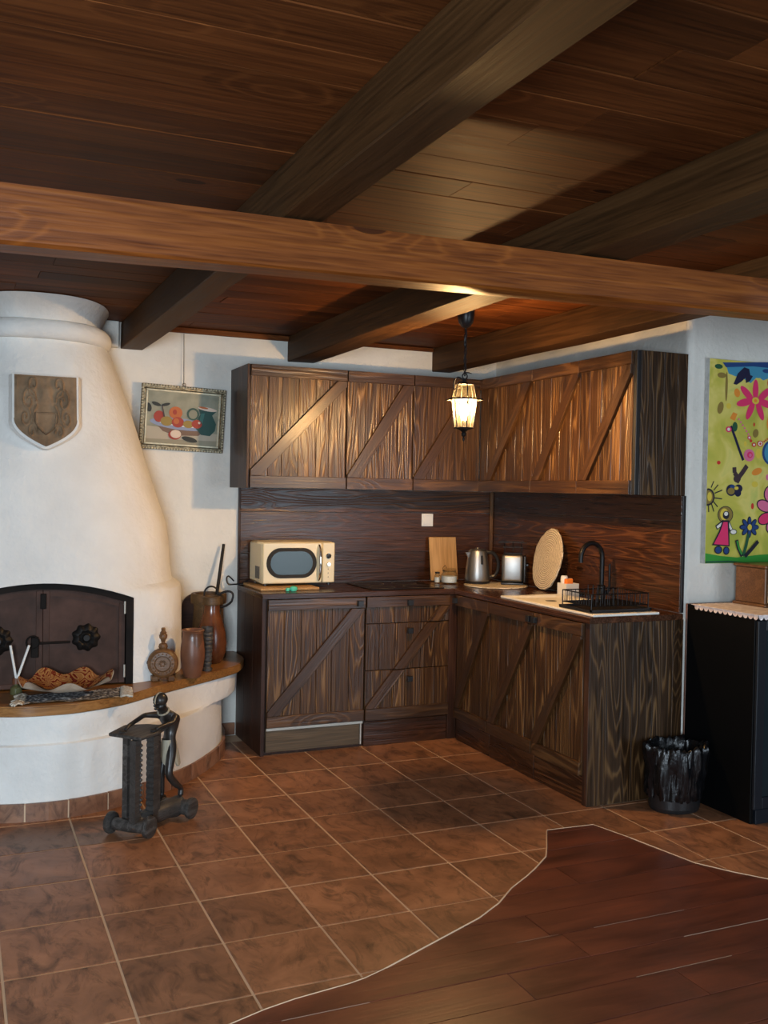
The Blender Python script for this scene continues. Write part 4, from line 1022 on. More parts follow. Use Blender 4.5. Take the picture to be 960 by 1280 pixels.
# runner with fringe
rn = thing('table_runner', 'grey woven table runner with cream fringes under the wavy bowl', 'runner', (0, 1.9, Z))
bm = bmesh.new(); N1, N2 = 30, 10; gr_ = []
for i in range(N1+1):
    r_ = []
    for j in range(N2+1):
        u = i/N1; v = j/N2; x = -.19+.415*u+.03*v; y = 1.79+.20*v+.025*u+.012*math.sin(u*8); z = Z+.002+.0025*(1+math.sin(u*23+v*9))*(.5+.5*math.sin(v*17+u*4))
        r_.append(bm.verts.new((x, y, z)))
    gr_.append(r_)
for i in range(N1):
    for j in range(N2): bm.faces.new((gr_[i][j], gr_[i+1][j], gr_[i+1][j+1], gr_[i][j+1]))
obj('cloth', bm, M['runner'], rn, smooth=True)
for side in (0, 1):
    bm = bmesh.new()
    for k in range(26):
        v = k/25; bx_ = (-.19+.03*v, 1.79+.2*v, Z+.004) if side == 0 else (.225+.03*v, 1.815+.2*v, Z+.004); s_ = -1 if side == 0 else 1
        L = random.uniform(.03, .055); tube(bm, spline([bx_, (bx_[0]+s_*L*.5, bx_[1]-.008+random.uniform(-.006, .006), Z+.012), (bx_[0]+s_*L, bx_[1]-.02+random.uniform(-.012, .012), Z+.005)], 2), [.004, .0045, .005, .005, .006], 5)
    tag(obj('fringe', bm, M['tassel'], rn, smooth=True), 'cream knotted fringe', kind='stuff')
# wavy bowl
bw_ = thing('wavy_bowl', 'large wavy-rimmed ceramic bowl with red and ochre swirls inside', 'bowl', (.01, 1.93, Z+.012))
def bowl_surf(off, zoff):
    bm = bmesh.new(); NR, NA = 14, 120; prev = None; c0 = bm.verts.new((0, 0, .004+zoff))
    for i in range(1, NR+1):
        q = i/NR; ring = []
        for k in range(NA):
            a = 2*PI*k/NA; wv = math.sin(7*a+.52)*.8+math.sin(3*a+2.0)*.2; rad = (.203*q*(1+.05*wv*q*q)+off*q); zz = .004+.056*q**2.2+.022*wv*q**3+zoff
            zz = max(zz, .001+zoff)
            ring.append(bm.verts.new((rad*math.cos(a), rad*.60*math.sin(a), zz)))
        for k in range(NA):
            if prev is None: bm.faces.new((c0, ring[k], ring[(k+1) % NA]))
            else: bm.faces.new((prev[k], ring[k], ring[(k+1) % NA], prev[(k+1) % NA]))
        prev = ring
    return bm
Mb = Matrix.Translation((.003, 1.935, Z+.012)) @ Matrix.Rotation(.12, 4, 'Z') @ Matrix.Rotation(.10, 4, 'X') @ Matrix.Translation((0, 0, .006))
obj('inner_glaze', bowl_surf(0, .004), M['bowl'], bw_, M=Mb, smooth=True, recenter=False)
tag(obj('outer_shell', bowl_surf(.003, 0), M['bowlwhite'], bw_, M=Mb, smooth=True, recenter=False), 'pale unglazed outside of the bowl')
# round wooden flask
fx, fy = .475, 2.135
fl = thing('round_flask', 'round turned wooden canteen flask with carved disc face and stopper', 'flask', (fx, fy, Z))
bm = bmesh.new(); lathe(bm, [(0, .024), (.020, .026), (.0205, .029), (.034, .029), (.035, .026), (.038, .025), (.040, .029), (.056, .028), (.058, .025), (.066, .022), (.073, .012), (.075, 0), (.073, -.012), (.06, -.026), (0, -.028)], 48)
bmesh.ops.recalc_face_normals(bm, faces=bm.faces[:])
Mf = Matrix.Translation((fx, fy, Z+.088)) @ Matrix.Rotation(math.radians(-14), 4, 'Z') @ Matrix.Rotation(PI/2, 4, 'X')
obj('body', bm, M['flaskwood'], fl, M=Mf, smooth=AS, recenter=False)
for k in range(16):
    a = 2*PI*k/16; bm = bmesh.new(); bmesh.ops.create_icosphere(bm, subdivisions=1, radius=.0045); obj('carved_bead', bm, M['flaskwood'], fl, M=Mf @ Matrix.Translation((.048*math.cos(a), .048*math.sin(a), .0285)), recenter=False, smooth=True)
for k in range(6):
    a = 2*PI*k/6; bm = bmesh.new(); bmesh.ops.create_icosphere(bm, subdivisions=1, radius=.007); obj('carved_petal', bm, M['flaskwood'], fl, M=Mf @ Matrix.Translation((.012*math.cos(a), .012*math.sin(a), .024)) @ Matrix.Diagonal((1, 1, .5, 1)), recenter=False, smooth=True)
lath('neck', [(.0, .158), (.017, .158), (.023, .168), (.019, .182), (.009, .188), (.009, .192), (0, .192)], M['flaskwood'], fl, c=(fx, fy, Z), n=24)
lath('stopper', [(0, .193), (.010, .193), (.013, .205), (.019, .212), (.020, .226), (.015, .233), (.017, .237), (.012, .243), (.009, .250), (.011, .256), (.008, .262), (0, .263)], M['flaskwood'], fl, c=(fx, fy, Z), n=24)
for s_ in (-1, 1):
    bm = bmesh.new(); box(bm, fx+s_*.038-.017, fx+s_*.038+.017, fy-.018+s_*-.009, fy+.022+s_*-.009, Z, Z+.028, .004); obj('foot', bm, M['flaskwood'], fl)
tubo('strap', spline([(fx-.07, fy+.012, Z+.10), (fx-.082, fy+.03, Z+.06), (fx-.09, fy+.04, Z+.012), (fx-.06, fy+.045, Z+.005)], 5), .004, M['black'], fl)
# earthen vase
vx, vy = .632, 2.185
va = thing('earthen_vase', 'brown earthen vase with dark drip of glaze beside the round flask', 'vase', (vx, vy, Z))
vp = [(0, 0), (.036, 0), (.042, .006), (.053, .05), (.060, .10), (.061, .13), (.056, .175), (.050, .21), (.052, .228), (.058, .236), (.055, .240), (.049, .232), (.046, .21), (.050, .17), (.04, .03), (0, .02)]
lath('body', vp, M['clay'], va, c=(vx, vy, Z), n=40)
bm = bmesh.new(); rr = []
for k in range(13):
    a = math.radians(-118+k*7); low = .15+.055*abs(k-6)/6
    col_ = []
    for i in range(8):
        z = low+(.224-low)*i/7; rad = 0
        for (r1, z1_), (r2, z2_) in zip(vp[1:9], vp[2:9]):
            if z1_ <= z <= z2_: rad = r1+(r2-r1)*(z-z1_)/(z2_-z1_)
        rad = (rad or .051)+.0016; col_.append(bm.verts.new((vx+rad*math.cos(a), vy+rad*math.sin(a), Z+z)))
    rr.append(col_)
for A, B in zip(rr, rr[1:]):
    for i in range(7): bm.faces.new((A[i], B[i], B[i+1], A[i+1]))
tag(obj('glaze_drip', bm, M['jugglaze'], va, smooth=True), 'dark glaze drip below the rim')
# dark carved beaker
cx_, cy_ = .742, 2.335
cv = thing('carved_beaker', 'tall narrow dark carved wooden beaker between the vase and the gourd jug', 'beaker', (cx_, cy_, Z))
pf = [(0, 0), (.026, 0), (.028, .012), (.019, .02)]
for k in range(8): z = .028+k*.022; pf += [(.021+k*.0009, z), (.0245+k*.0009, z+.006), (.0245+k*.0009, z+.014), (.021+k*.0009, z+.019)]
pf += [(.030, .205), (.031, .228), (.026, .228), (.024, .06), (0, .05)]
lath('body', pf, M['darkwood'], cv, c=(cx_, cy_, Z), n=28)
# brown gourd jug
gx, gy = .818, 2.56
gj = thing('gourd_jug', 'tall glossy brown stoneware jug with narrow neck standing behind the vase', 'jug', (gx, gy, Z))
lath('body', [(0, 0), (.048, 0), (.062, .012), (.078, .06), (.082, .11), (.075, .17), (.062, .22), (.050, .255), (.044, .28), (.044, .315), (0, .316)], M['gourd'], gj, c=(gx, gy, Z), n=40)
tag(lath('neck_collar', [(.0, .3165), (.048, .3165), (.051, .330), (.047, .345), (.049, .358), (.042, .362), (.038, .345), (0, .34)], M['mortar'], gj, c=(gx, gy, Z), n=32), 'dull olive collar of the jug')
# wooden mortar with iron shackle and pestle
mx, my = .845, 2.75
mo = thing('wooden_mortar', 'wide olive-brown wooden mortar with thick rim behind the brown jug', 'mortar', (mx, my, Z))
lath('body', [(0, 0), (.100, 0), (.103, .01), (.092, .10), (.082, .27), (.081, .30), (.096, .302), (.099, .315), (.099, .350), (.094, .358), (.076, .356), (.072, .33), (.05, .05), (0, .04)], M['mortar'], mo, c=(mx, my, Z), n=40)
pe = thing('pestle', 'long dark iron pestle rod leaning out of the wooden mortar to the wall', 'pestle', (mx, my, Z+.06))
tubo('rod', [(mx+.005, my-.02, Z+.06), (mx+.112, my+.115, Z+.625)], [.011, .0085], M['iron'], pe, n=10)
sh = thing('iron_shackle', 'black iron ring strap hung over the mortar rim', 'ring', (mx+.03, my-.11, Z+.33))
tubo('ring', arc((mx-.012, my-.108, Z+.368), .038, 0, 2*PI*23/24, 23, 'xz'), .0048, M['iron'], sh, close=True)
tubo('ring', [(p[0]+.02*math.sin(i*.27), p[1]-.01*math.cos(i*.27), p[2]) for i, p in enumerate(arc((mx+.060, my-.118, Z+.335), .043, 0, 2*PI*23/24, 23, 'xz'))], .0062, M['iron'], sh, close=True)
tp = thing('dark_panel', 'flat dark panel with a rounded top corner between the hood and the wooden mortar', 'tray', (.80, 2.88, Z))
P = [(.722, Z+.001), (.80, Z+.001), (.80, Z+.345)]+[(.80-.078*math.sin(a*PI/16), Z+.27+.075*math.cos(a*PI/16)) for a in range(1, 9)]
xz_prism('tray', P, 2.865, 2.879, M['side'], tp)  # thin dark upright slab by the wall, rounded at the upper left

# ------------------------------------------------------------------ fruit picture
pc = thing('framed_picture', 'small still life of fruit bowl and green jug in ornate silver frame', 'picture', (.71, 2.88, 1.64))
PW, PH = .475, .362
Mp = Matrix.Translation((.7115, 2.866, 1.826)) @ Matrix.Rotation(math.radians(1.9), 4, 'Y') @ Matrix.Rotation(math.radians(3.0), 4, 'X')
def pb(name, x0, x1, y0, y1, z0, z1, mat, bev=.002): bm = bmesh.new(); box(bm, x0, x1, y0, y1, z0, z1, bev); return obj(name, bm, mat, pc, M=Mp)
w2, h2 = PW/2, PH/2; fwid = .026
for a in ((-w2, w2, h2-fwid, h2), (-w2, w2, -h2, -h2+fwid)): pb('frame_bar', a[0], a[1], -.014, .012, a[2], a[3], M['frame'], .004)
for a in ((-w2, -w2+fwid), (w2-fwid, w2)): pb('frame_bar', a[0], a[1], -.014, .012, -h2+fwid+.0005, h2-fwid-.0005, M['frame'], .004)
i2, j2 = w2-fwid-.0005, h2-fwid-.0005; f2 = .011
for a in ((-i2, i2, j2-f2, j2), (-i2, i2, -j2, -j2+f2)): pb('fillet', a[0], a[1], -.008, .006, a[2], a[3], M['lightframe'], .002)
for a in ((-i2, -i2+f2), (i2-f2, i2)): pb('fillet', a[0], a[1], -.008, .006, -j2+f2+.0005, j2-f2-.0005, M['lightframe'], .002)
bd = bmesh.new()
for k in range(30):
    for zz in (h2-.006, -h2+.006): bmesh.ops.create_icosphere(bd, subdivisions=1, radius=.0062, matrix=Matrix.Translation((-w2+.01+(PW-.02)*k/29, -.0145, zz)))
for k in range(1, 22):
    for xx in (-w2+.006, w2-.006): bmesh.ops.create_icosphere(bd, subdivisions=1, radius=.0062, matrix=Matrix.Translation((xx, -.0145, -h2+.01+(PH-.02)*k/22)))
tag(obj('frame_beading', bd, M['lightframe'], pc, M=Mp, smooth=True, recenter=False), 'silver beads round the frame edge', kind='stuff')
pb('canvas', -i2+f2, i2-f2, .0, .004, -j2+f2, j2-f2, M['greyground'], 0)
def blob(cx, cz, rx, rz, n=24, rot=0, a0=0, a1=2*PI):
    return [(cx+rx*math.cos(a)*math.cos(rot)-rz*math.sin(a)*math.sin(rot), cz+rx*math.cos(a)*math.sin(rot)+rz*math.sin(a)*math.cos(rot)) for a in [a0+(a1-a0)*i/n for i in range(n)]]
def paint(name, parent, Mx, shapes, y=-.0005, step=.00025):
    bm = bmesh.new(); mats = []; yy = y
    for m, P in shapes:
        if m not in mats: mats.append(m)
        yy -= step; f = bm.faces.new([bm.verts.new((p[0], yy, p[1])) for p in P]); f.material_index = mats.index(m)
        f.normal_update()
        if f.normal.y > 0: f.normal_flip()
    return obj(name, bm, [PM[m] for m in mats], parent, M=Mx, recenter=False)
# picture units: photo crop 960 wide mapped to the canvas
def q(X, Y): return ((X-470)/660*.475, (565-Y)/540*.362+.0)
def qb(X, Y, rx, ry, **k): c = q(X, Y); return blob(c[0], c[1], rx/660*.475, ry/540*.362, **k)
cl, cr_, ct, cbm = -i2+f2, i2-f2, j2-f2, -j2+f2
tz0 = q(0, 660)[1]
paint('table_top', pc, Mp, [('tb', [(cl, cbm), (cr_, cbm), (cr_, tz0-.01), (cl, tz0+.012)]), ('tb2', [(cl, cbm), (cr_, cbm), (cr_, cbm+.03), (cl, cbm+.02)])])
paint('fruit_bowl', pc, Mp, [('plb', [q(280, 640), q(640, 660), q(600, 700), q(420, 710), q(320, 680)]), ('plt', qb(450, 615, 235, 45, rot=-.06)), ('wh', qb(455, 600, 205, 32, rot=-.06)), ('plt', qb(450, 593, 200, 30, rot=-.06))], y=-.0014)
paint('fruit', pc, Mp, [('ap', qb(285, 560, 42, 48)), ('ap2', qb(412, 520, 52, 52)), ('ap', qb(405, 515, 16, 22)), ('ap3', qb(345, 595, 48, 40)), ('ap', qb(432, 598, 48, 44)), ('ap2', qb(420, 590, 22, 24)), ('ap3', qb(515, 608, 42, 32)), ('ap', qb(582, 602, 42, 36)), ('cr', qb(600, 590, 10, 10))], y=-.003)
paint('leaves', pc, Mp, [('lf', qb(258, 458, 36, 15, rot=-.3)), ('lf', qb(330, 458, 36, 12, rot=.3)), ('lf', qb(200, 490, 22, 38, rot=.3)), ('br', [q(300, 470), q(308, 470), q(330, 560), q(318, 560)])], y=-.006)
paint('jug', pc, Mp, [('jg', qb(548, 520, 48, 52)), ('gry', qb(548, 522, 34, 38)), ('jg', [q(590, 470), q(735, 480), q(700, 520), q(735, 590), q(728, 650), q(690, 695), q(620, 690), q(575, 640), q(570, 580), q(605, 520)]), ('jg2', [q(610, 510), q(640, 505), q(625, 600), q(600, 600)]), ('cr', qb(660, 470, 76, 16, rot=-.1)), ('ap2', qb(628, 460, 38, 8, rot=-.1))], y=-.004)
paint('cut_fruit', pc, Mp, [('ap', qb(412, 705, 50, 40)), ('cr', qb(420, 697, 42, 34)), ('lf', qb(530, 735, 62, 22, rot=-.2))], y=-.006)
tubo('hanging_wire', [(.716, 2.886, ZC-.035), (.718, 2.882, 2.03), (.716, 2.872, 2.013)], .0016, M['iron'], pc, n=5)
tubo('hanging_loop', arc((.718, 2.872, 2.018), .009, 0, 2*PI*11/12, 11), .0018, M['iron'], pc, n=5, close=True)

# ------------------------------------------------------------------ children's canvas on the right
cvx0, cvx1, cvz0, cvz1 = 2.852, 3.50, 1.118, 2.106
cn = thing('canvas_painting', 'bright yellow naive canvas with flowers, sun and girl in red dress', 'painting', (3.17, 1.04, cvz0))
boxo('canvas', cvx0, cvx1, 1.030, 1.058, cvz0, cvz1, M['yellowground'], cn, bev=.001)
boxo('canvas_edge', cvx0-.002, cvx0-.0002, 1.030, 1.058, cvz0, cvz1, M['canvasedge'], cn, bev=0)
K1, K2 = (3.2475-cvx0)/(411-62), (cvz1-cvz0)/(1212-38)
def e(X, Y): return (cvx0+(X-62)*K1*(1 if True else 1), cvz1-(Y-38-(X-62)*.10*(1-Y/900))*K2)
def eb(X, Y, rx, ry, **k): c = e(X, Y); return blob(c[0], c[1], rx*K1, ry*K2, **k)
def petals(X, Y, n, d, rx, ry, m, a0=0):
    out = []
    for k_i in range(n):
        a = a0+2*PI*k_i/n; c = e(X, Y); px_ = c[0]+math.cos(a)*d*K1; pz_ = c[1]+math.sin(a)*d*K2
        out.append((m, blob(px_, pz_, rx*K1, ry*K2, rot=a)))
    return out
I = Matrix.Translation((0, 1.0298, 0))
def path(P, wd, m):   # painted stroke
    out = []
    for (x0_, y0_), (x1_, y1_) in zip(P, P[1:]):
        a = Vector(e(x0_, y0_)); b = Vector(e(x1_, y1_)); d_ = (b-a).normalized(); n_ = Vector((-d_.y, d_.x))*wd*K1/2; out.append((m, [a-n_-d_*.001, b-n_+d_*.001, b+n_+d_*.001, a+n_-d_*.001]))
    return out
paint('sky_patch', cn, I, [('sk', [e(150, 75), e(420, 60), e(636, 75), e(636, 150), e(560, 110), e(411, 145), e(360, 165), e(330, 140), e(290, 180), e(240, 150), e(200, 140), e(165, 125)]), ('bl', [e(130, 62), e(636, 62), e(636, 85), e(400, 95), e(300, 85), e(150, 90)]), ('dg', qb and eb(110, 85, 22, 14)), ('sk', eb(330, 130, 30, 22)), ('bl', eb(380, 112, 26, 12))], y=0)
paint('bird', cn, I, [('nv', [e(192, 185), e(215, 125), e(250, 90), e(278, 100), e(285, 135), e(300, 140), e(285, 168), e(262, 180), e(258, 150), e(238, 170), e(210, 190)])], y=-.002)
for dab_ in [('og', eb(215, 235, 16, 26, rot=.4)), ('yl', eb(170, 310, 14, 16)), ('ap3', eb(125, 320, 16, 36, rot=-.3)), ('ap3', eb(155, 200, 7, 85)), ('ap3', eb(128, 135, 24, 16)), ('og', [e(178, 380), e(195, 345), e(220, 355), e(205, 395)]), ('ap3', eb(325, 465, 16, 26, rot=-.4)), ('yl', eb(345, 580, 16, 30)), ('og', eb(338, 683, 30, 20, rot=.3)), ('yl', eb(328, 755, 18, 18)), ('rd', eb(318, 880, 8, 18)), ('rd', eb(123, 633, 10, 11)), ('rd', eb(315, 415, 5, 12)), ('yl', eb(268, 525, 8, 16)), ('og', eb(405, 410, 18, 45)), ('rd', eb(404, 180, 20, 30)), ('pk2', eb(400, 715, 10, 18))]: paint('paint_dab', cn, I, [dab_], y=-.0006)
paint('pink_flower', cn, I, petals(318, 280, 7, 62, 46, 22, 'pk', PI/2)+[('yl', eb(318, 280, 20, 20)), ('og', eb(318, 280, 9, 9))], y=-.001)
paint('dotted_garland', cn, I, [('pk2', eb(228+i*11, 385+i*17, 5, 6)) for i in range(6)]+[('pk', eb(288, 490, 10, 12)), ('wh', eb(288, 490, 5, 6)), ('rd', eb(298, 508, 7, 9)), ('rd', eb(315, 530, 12, 13)), ('wh', eb(315, 530, 6, 6)), ('rd', eb(350, 524, 17, 18)), ('wh', eb(350, 524, 12, 13)), ('rd', eb(350, 524, 6, 7))]+[('rd', eb(372+i*9, 512-i*7, 4, 5)) for i in range(8)], y=-.001)
paint('kite_stick', cn, I, path([(185, 425), (210, 490), (235, 560), (258, 618)], 13, 'nv')+[('dg', eb(207, 428, 14, 28)), ('pk', eb(172, 443, 16, 17)), ('wh', eb(172, 443, 8, 9)), ('pk2', eb(290, 590, 30, 36)), ('pk', eb(294, 588, 16, 19)), ('pk2', eb(296, 590, 8, 10))], y=-.001)
paint('blue_fish', cn, I, [('bl', eb(420, 575, 55, 75)), ('sk', eb(425, 575, 48, 66))], y=-.001)
paint('plant_pot', cn, I, path([(210, 660), (212, 690), (228, 715)], 22, 'br')+path([(280, 650), (258, 685), (240, 710), (225, 745)], 22, 'br')+[('br', eb(226, 725, 20, 22)), ('nv', eb(195, 790, 28, 34)), ('nv', eb(235, 780, 22, 24)), ('nv', eb(232, 805, 18, 22)), ('bl', eb(200, 770, 14, 12)), ('ap3', eb(193, 795, 20, 20)), ('yl', eb(222, 778, 12, 10))], y=-.001)
sunrays = []
for (a_, b_) in (((85, 775), (98, 740)), ((100, 790), (122, 760)), ((105, 808), (145, 790)), ((105, 835), (145, 840)), ((98, 855), (122, 885)), ((88, 868), (102, 912)), ((72, 872), (74, 915))): sunrays += path([a_, b_], 5, 'bk')
hs = [e(62, 785)]+[e(66+38*math.cos(t_), 830-50*math.sin(t_)) for t_ in [PI/2-PI*i/12 for i in range(13)]]+[e(62, 880)]
hs2 = [e(62, 793)]+[e(66+30*math.cos(t_), 830-40*math.sin(t_)) for t_ in [PI/2-PI*i/12 for i in range(13)]]+[e(62, 872)]
paint('sun', cn, I, sunrays+[('bk', hs), ('ap3', hs2), ('yl', eb(76, 828, 12, 26))], y=-.001)
paint('big_pink_flower', cn, I, [('bk', eb(420, 810, 40, 52)), ('pk2', eb(420, 810, 34, 46)), ('bk', eb(385, 878, 46, 36, rot=-.3)), ('pk2', eb(385, 878, 40, 30, rot=-.3)), ('bk', eb(392, 950, 44, 36, rot=.3)), ('pk', eb(392, 950, 38, 30, rot=.3)), ('bk', eb(432, 1000, 36, 42)), ('pk2', eb(432, 1000, 30, 36)), ('bk', eb(490, 870, 46, 40)), ('pk2', eb(490, 870, 40, 34)), ('bk', eb(485, 965, 46, 40)), ('pk', eb(485, 965, 40, 34)), ('yl', eb(435, 910, 30, 32))], y=-.001)
paint('girl', cn, I, [('bk', eb(167, 930, 43, 50)), ('ap3', eb(167, 930, 39, 46)), ('yl', eb(160, 928, 22, 34)), ('bk', eb(170, 932, 18, 24)), ('wh', eb(170, 925, 11, 12))]+path([(160, 970), (118, 1005)], 20, 'bk')+path([(180, 970), (205, 1030)], 20, 'bk')+path([(160, 972), (122, 1003)], 12, 'wh')+path([(182, 975), (205, 1025)], 11, 'wh')+[('bk', eb(212, 1028, 20, 16)), ('wh', eb(212, 1028, 16, 12)), ('bk', [e(150, 962), e(186, 962), e(193, 1112), e(95, 1106), e(130, 1030)]), ('pk', [e(155, 972), e(178, 972), e(186, 1104), e(105, 1099), e(138, 1030)]), ('bk', eb(130, 1132, 22, 24)), ('bl', eb(130, 1132, 16, 18)), ('bk', eb(174, 1136, 18, 24)), ('bl', eb(174, 1136, 12, 18))], y=-.001)
paint('red_flower', cn, I, petals(560, 300, 6, 48, 36, 22, 'rd', .3)+[('yl', eb(560, 300, 18, 18))]+path([(560, 370), (552, 470)], 12, 'dg'), y=-.001)
paint('blue_flower', cn, I, petals(302, 1000, 8, 34, 22, 16, 'bk')+petals(302, 1000, 8, 34, 17, 11, 'bl')+[('yl', eb(302, 1000, 12, 18))]+path([(295, 1040), (285, 1100), (268, 1165)], 16, 'dg')+path([(230, 1075), (240, 1120), (262, 1165)], 18, 'bk')+path([(232, 1080), (243, 1120), (260, 1155)], 9, 'gr')+path([(350, 1080), (318, 1120), (278, 1166)], 18, 'bk'), y=-.001)
paint('grass', cn, I, [('gr', [(cvx0+.001, cvz0+.001), (cvx1-.001, cvz0+.001), (cvx1-.001, cvz0+.045), (3.2, cvz0+.040), (3.05, cvz0+.028), (2.95, cvz0+.036), (cvx0+.001, cvz0+.050)]), ('dg', [(cvx0+.001, cvz0+.002), (3.1, cvz0+.003), (3.0, cvz0+.013), (cvx0+.001, cvz0+.012)])], y=0)

# ------------------------------------------------------------------ black cabinet with glass front, radio, doily
bc = thing('black_cabinet', 'tall black lacquered side cabinet with shelves against the right wall', 'cabinet', (3.1, .82, 0))
bx0, bx1, by0, by1, bh = 2.757, 3.45, .600, 1.035, .926
boxo('side_panel', bx0, bx0+.020, by0, by1, 0, bh-.021, M['blackcab'], bc)
boxo('side_panel', bx1-.020, bx1, by0, by1, 0, bh-.021, M['blackcab'], bc)
boxo('top_panel', bx0, bx1, by0, by1, bh-.020, bh, M['blackcab'], bc)
tag(boxo('back_panel', bx0+.0, bx1, by1+.001, by1+.012, 0, bh, M['clay'], bc), 'brown raw back board')
boxo('bottom_panel', bx0+.021, bx1-.021, by0+.005, by1-.002, .045, .065, M['blackcab'], bc)
tag(boxo('plinth', bx0+.021, bx1-.021, by0-.012, by0+.004, 0, .065, M['blackcabday'], bc), 'black plinth with daylight put into its bluish colour')
for zz in (.30, .62): boxo('shelf', bx0+.021, bx1-.021, by0+.03, by1-.002, zz, zz+.018, M['blackcab'], bc)
dd = boxo('door_frame', bx0+.004, bx0+.05, by0-.018, by0-.002, .068, bh-.024, M['blackcabday'], bc)
boxo('door_frame', bx0+.32, bx0+.36, by0-.018, by0-.002, .068, bh-.024, M['blackcabday'], bc)
boxo('door_frame', bx0+.052, bx0+.318, by0-.018, by0-.002, .068, .12, M['blackcabday'], bc)
boxo('door_frame', bx0+.052, bx0+.318, by0-.018, by0-.002, bh-.07, bh-.024, M['blackcabday'], bc)
boxo('door_glass', bx0+.052, bx0+.318, by0-.012, by0-.008, .121, bh-.071, M['darkglass'], bc, bev=0)
boxo('door_frame', bx0+.365, bx1-.004, by0-.018, by0-.002, .068, bh-.024, M['blackcabday'], bc)
bm = bmesh.new(); n = 60; topz = bh+.0015; P = []
dx0, dx1, dy0, dy1 = 2.749, 3.10, .572, .99
def scal(a, b, m):
    out = []
    for i in range(m*6):
        t_ = i/(m*6); p = Vector(a).lerp(Vector(b), t_); d_ = (Vector(b)-Vector(a)).normalized(); nn = Vector((d_.y, -d_.x)); p += nn*.008*abs(math.sin(t_*m*PI)); out.append(tuple(p))
    return out
P = scal((dx0, dy1), (dx0, dy0), 15)[::1]+scal((dx0, dy0), (dx1, dy0), 13)+scal((dx1, dy0), (dx1, dy1), 15)+scal((dx1, dy1), (dx0, dy1), 13)
# outline drawn clockwise seen from above so the scallops point outward
P = [(dx0-(p[0]-dx0) if abs(p[0]-dx0) < .0085 and p[0] > dx0 else p[0], p[1]) for p in P]
prism(bm, P, topz, topz+.0025); bmesh.ops.recalc_face_normals(bm, faces=bm.faces[:])
for (p0, p1, m_, nn) in (((dx0+.003, dy1-.01), (dx0+.003, dy0+.005), 13, (1, 0)), ((dx0+.003, dy0+.002), (dx1, dy0+.002), 12, (0, 1))):
    K_ = m_*8; A_ = []; B_ = []
    for i in range(K_+1):
        t_ = i/K_; x_, y_ = p0[0]+(p1[0]-p0[0])*t_, p0[1]+(p1[1]-p0[1])*t_
        A_.append(bm.verts.new((x_, y_, topz+.002))); B_.append(bm.verts.new((x_, y_, topz-.008-.014*abs(math.sin(t_*m_*PI))**.6)))
    for i in range(K_): bm.faces.new((A_[i], A_[i+1], B_[i+1], B_[i]))
o = obj('lace_doily', bm, M['lace'], None); tag(o, 'pale pink scalloped lace doily on top of the black cabinet', 'doily')
# hanging edge of the doily
dz_ = thing('retro_radio', 'brown wooden retro radio with grid speaker front on the pink doily', 'radio', (3.1, .87, bh+.005))
rz_ = bh+.0045
rx0, ry0, ry1, rh = 2.985, .775, .965, .195
boxo('case', rx0, 3.40, ry0, ry1, rz_+.014, rz_+rh-.014, M['radiowood'], dz_, bev=.003)
boxo('top_moulding', rx0-.010, 3.41, ry0-.012, ry1+.010, rz_+rh-.0135, rz_+rh, M['radiowood'], dz_, bev=.004)
boxo('base_moulding', rx0-.010, 3.41, ry0-.012, ry1+.010, rz_, rz_+.0135, M['radiowood'], dz_, bev=.004)
boxo('speaker_cloth', rx0+.012, 3.2, ry0-.004, ry0-.0005, rz_+.022, rz_+rh-.022, M['side'], dz_, bev=0)
for k in range(5):
    xx = rx0+.012+k*.045; boxo('grille_bar', xx, xx+.004, ry0-.008, ry0-.0045, rz_+.022, rz_+rh-.022, M['lightframe'], dz_, bev=0)
for k in range(4):
    zz = rz_+.022+k*(rh-.048)/3; boxo('grille_bar', rx0+.012, 3.2, ry0-.0115, ry0-.0085, zz, zz+.004, M['lightframe'], dz_, bev=0)

# ------------------------------------------------------------------ bin with crumpled bag
bnx, bny = 2.592, .902
bn = thing('waste_bin', 'small waste bin lined with a glossy crumpled black bag beside the end panel', 'bin', (bnx, bny, 0))
lath('bin_body', [(0, .002), (.115, .002), (.120, .01), (.130, .20), (.132, .285), (.127, .285), (.122, .02), (0, .015)], M['black'], bn, c=(bnx, bny, 0), n=36, sy=.86)
bm = bmesh.new(); NA = 130; prof_ = [(.126, .055), (.134, .065), (.140, .10), (.143, .14), (.147, .18), (.150, .22), (.153, .26), (.152, .285), (.146, .300), (.137, .302), (.129, .292), (.124, .26), (.118, .20), (.11, .12), (.04, .06), (0, .05)]
prev = None
for i, (r, z) in enumerate(prof_):
    if r == 0: cur = [bm.verts.new((bnx, bny, z))]
    else:
        cur = []
        for k in range(NA):
            a = 2*PI*k/NA; d_ = 0
            v1 = noise.noise(Vector((math.cos(a)*3.5, math.sin(a)*3.5, z*9))); v2 = noise.noise(Vector((math.cos(a)*9, math.sin(a)*9, z*18+5))); v3 = abs(noise.noise(Vector((math.cos(a)*6+z*14, math.sin(a)*6, z*12))))
            amp = 1 if z > .06 else .2
            v4 = abs(noise.noise(Vector((math.cos(a)*13+z*10, math.sin(a)*13, z*30)))); d_ = amp*(v1*.018+v2*.010+v3*.020-v4*.012)-.006
            if i > 9: d_ *= .3
            zz = z+(v2*.02+v1*.012 if 5 < i < 11 else (v1*.02 if i == 0 else 0))
            cur.append(bm.verts.new((bnx+(r+d_)*math.cos(a), bny+(r+d_)*.86*math.sin(a), zz)))
    if prev:
        for k in range(NA):
            if len(cur) == 1: bm.faces.new((prev[k], prev[(k+1) % NA], cur[0]))
            else: bm.faces.new((prev[k], prev[(k+1) % NA], cur[(k+1) % NA], cur[k]))
    prev = cur
bmesh.ops.recalc_face_normals(bm, faces=bm.faces[:]); tag(obj('bin_bag', bm, M['bag'], bn, smooth=math.radians(50)), 'crumpled glossy black bin bag')

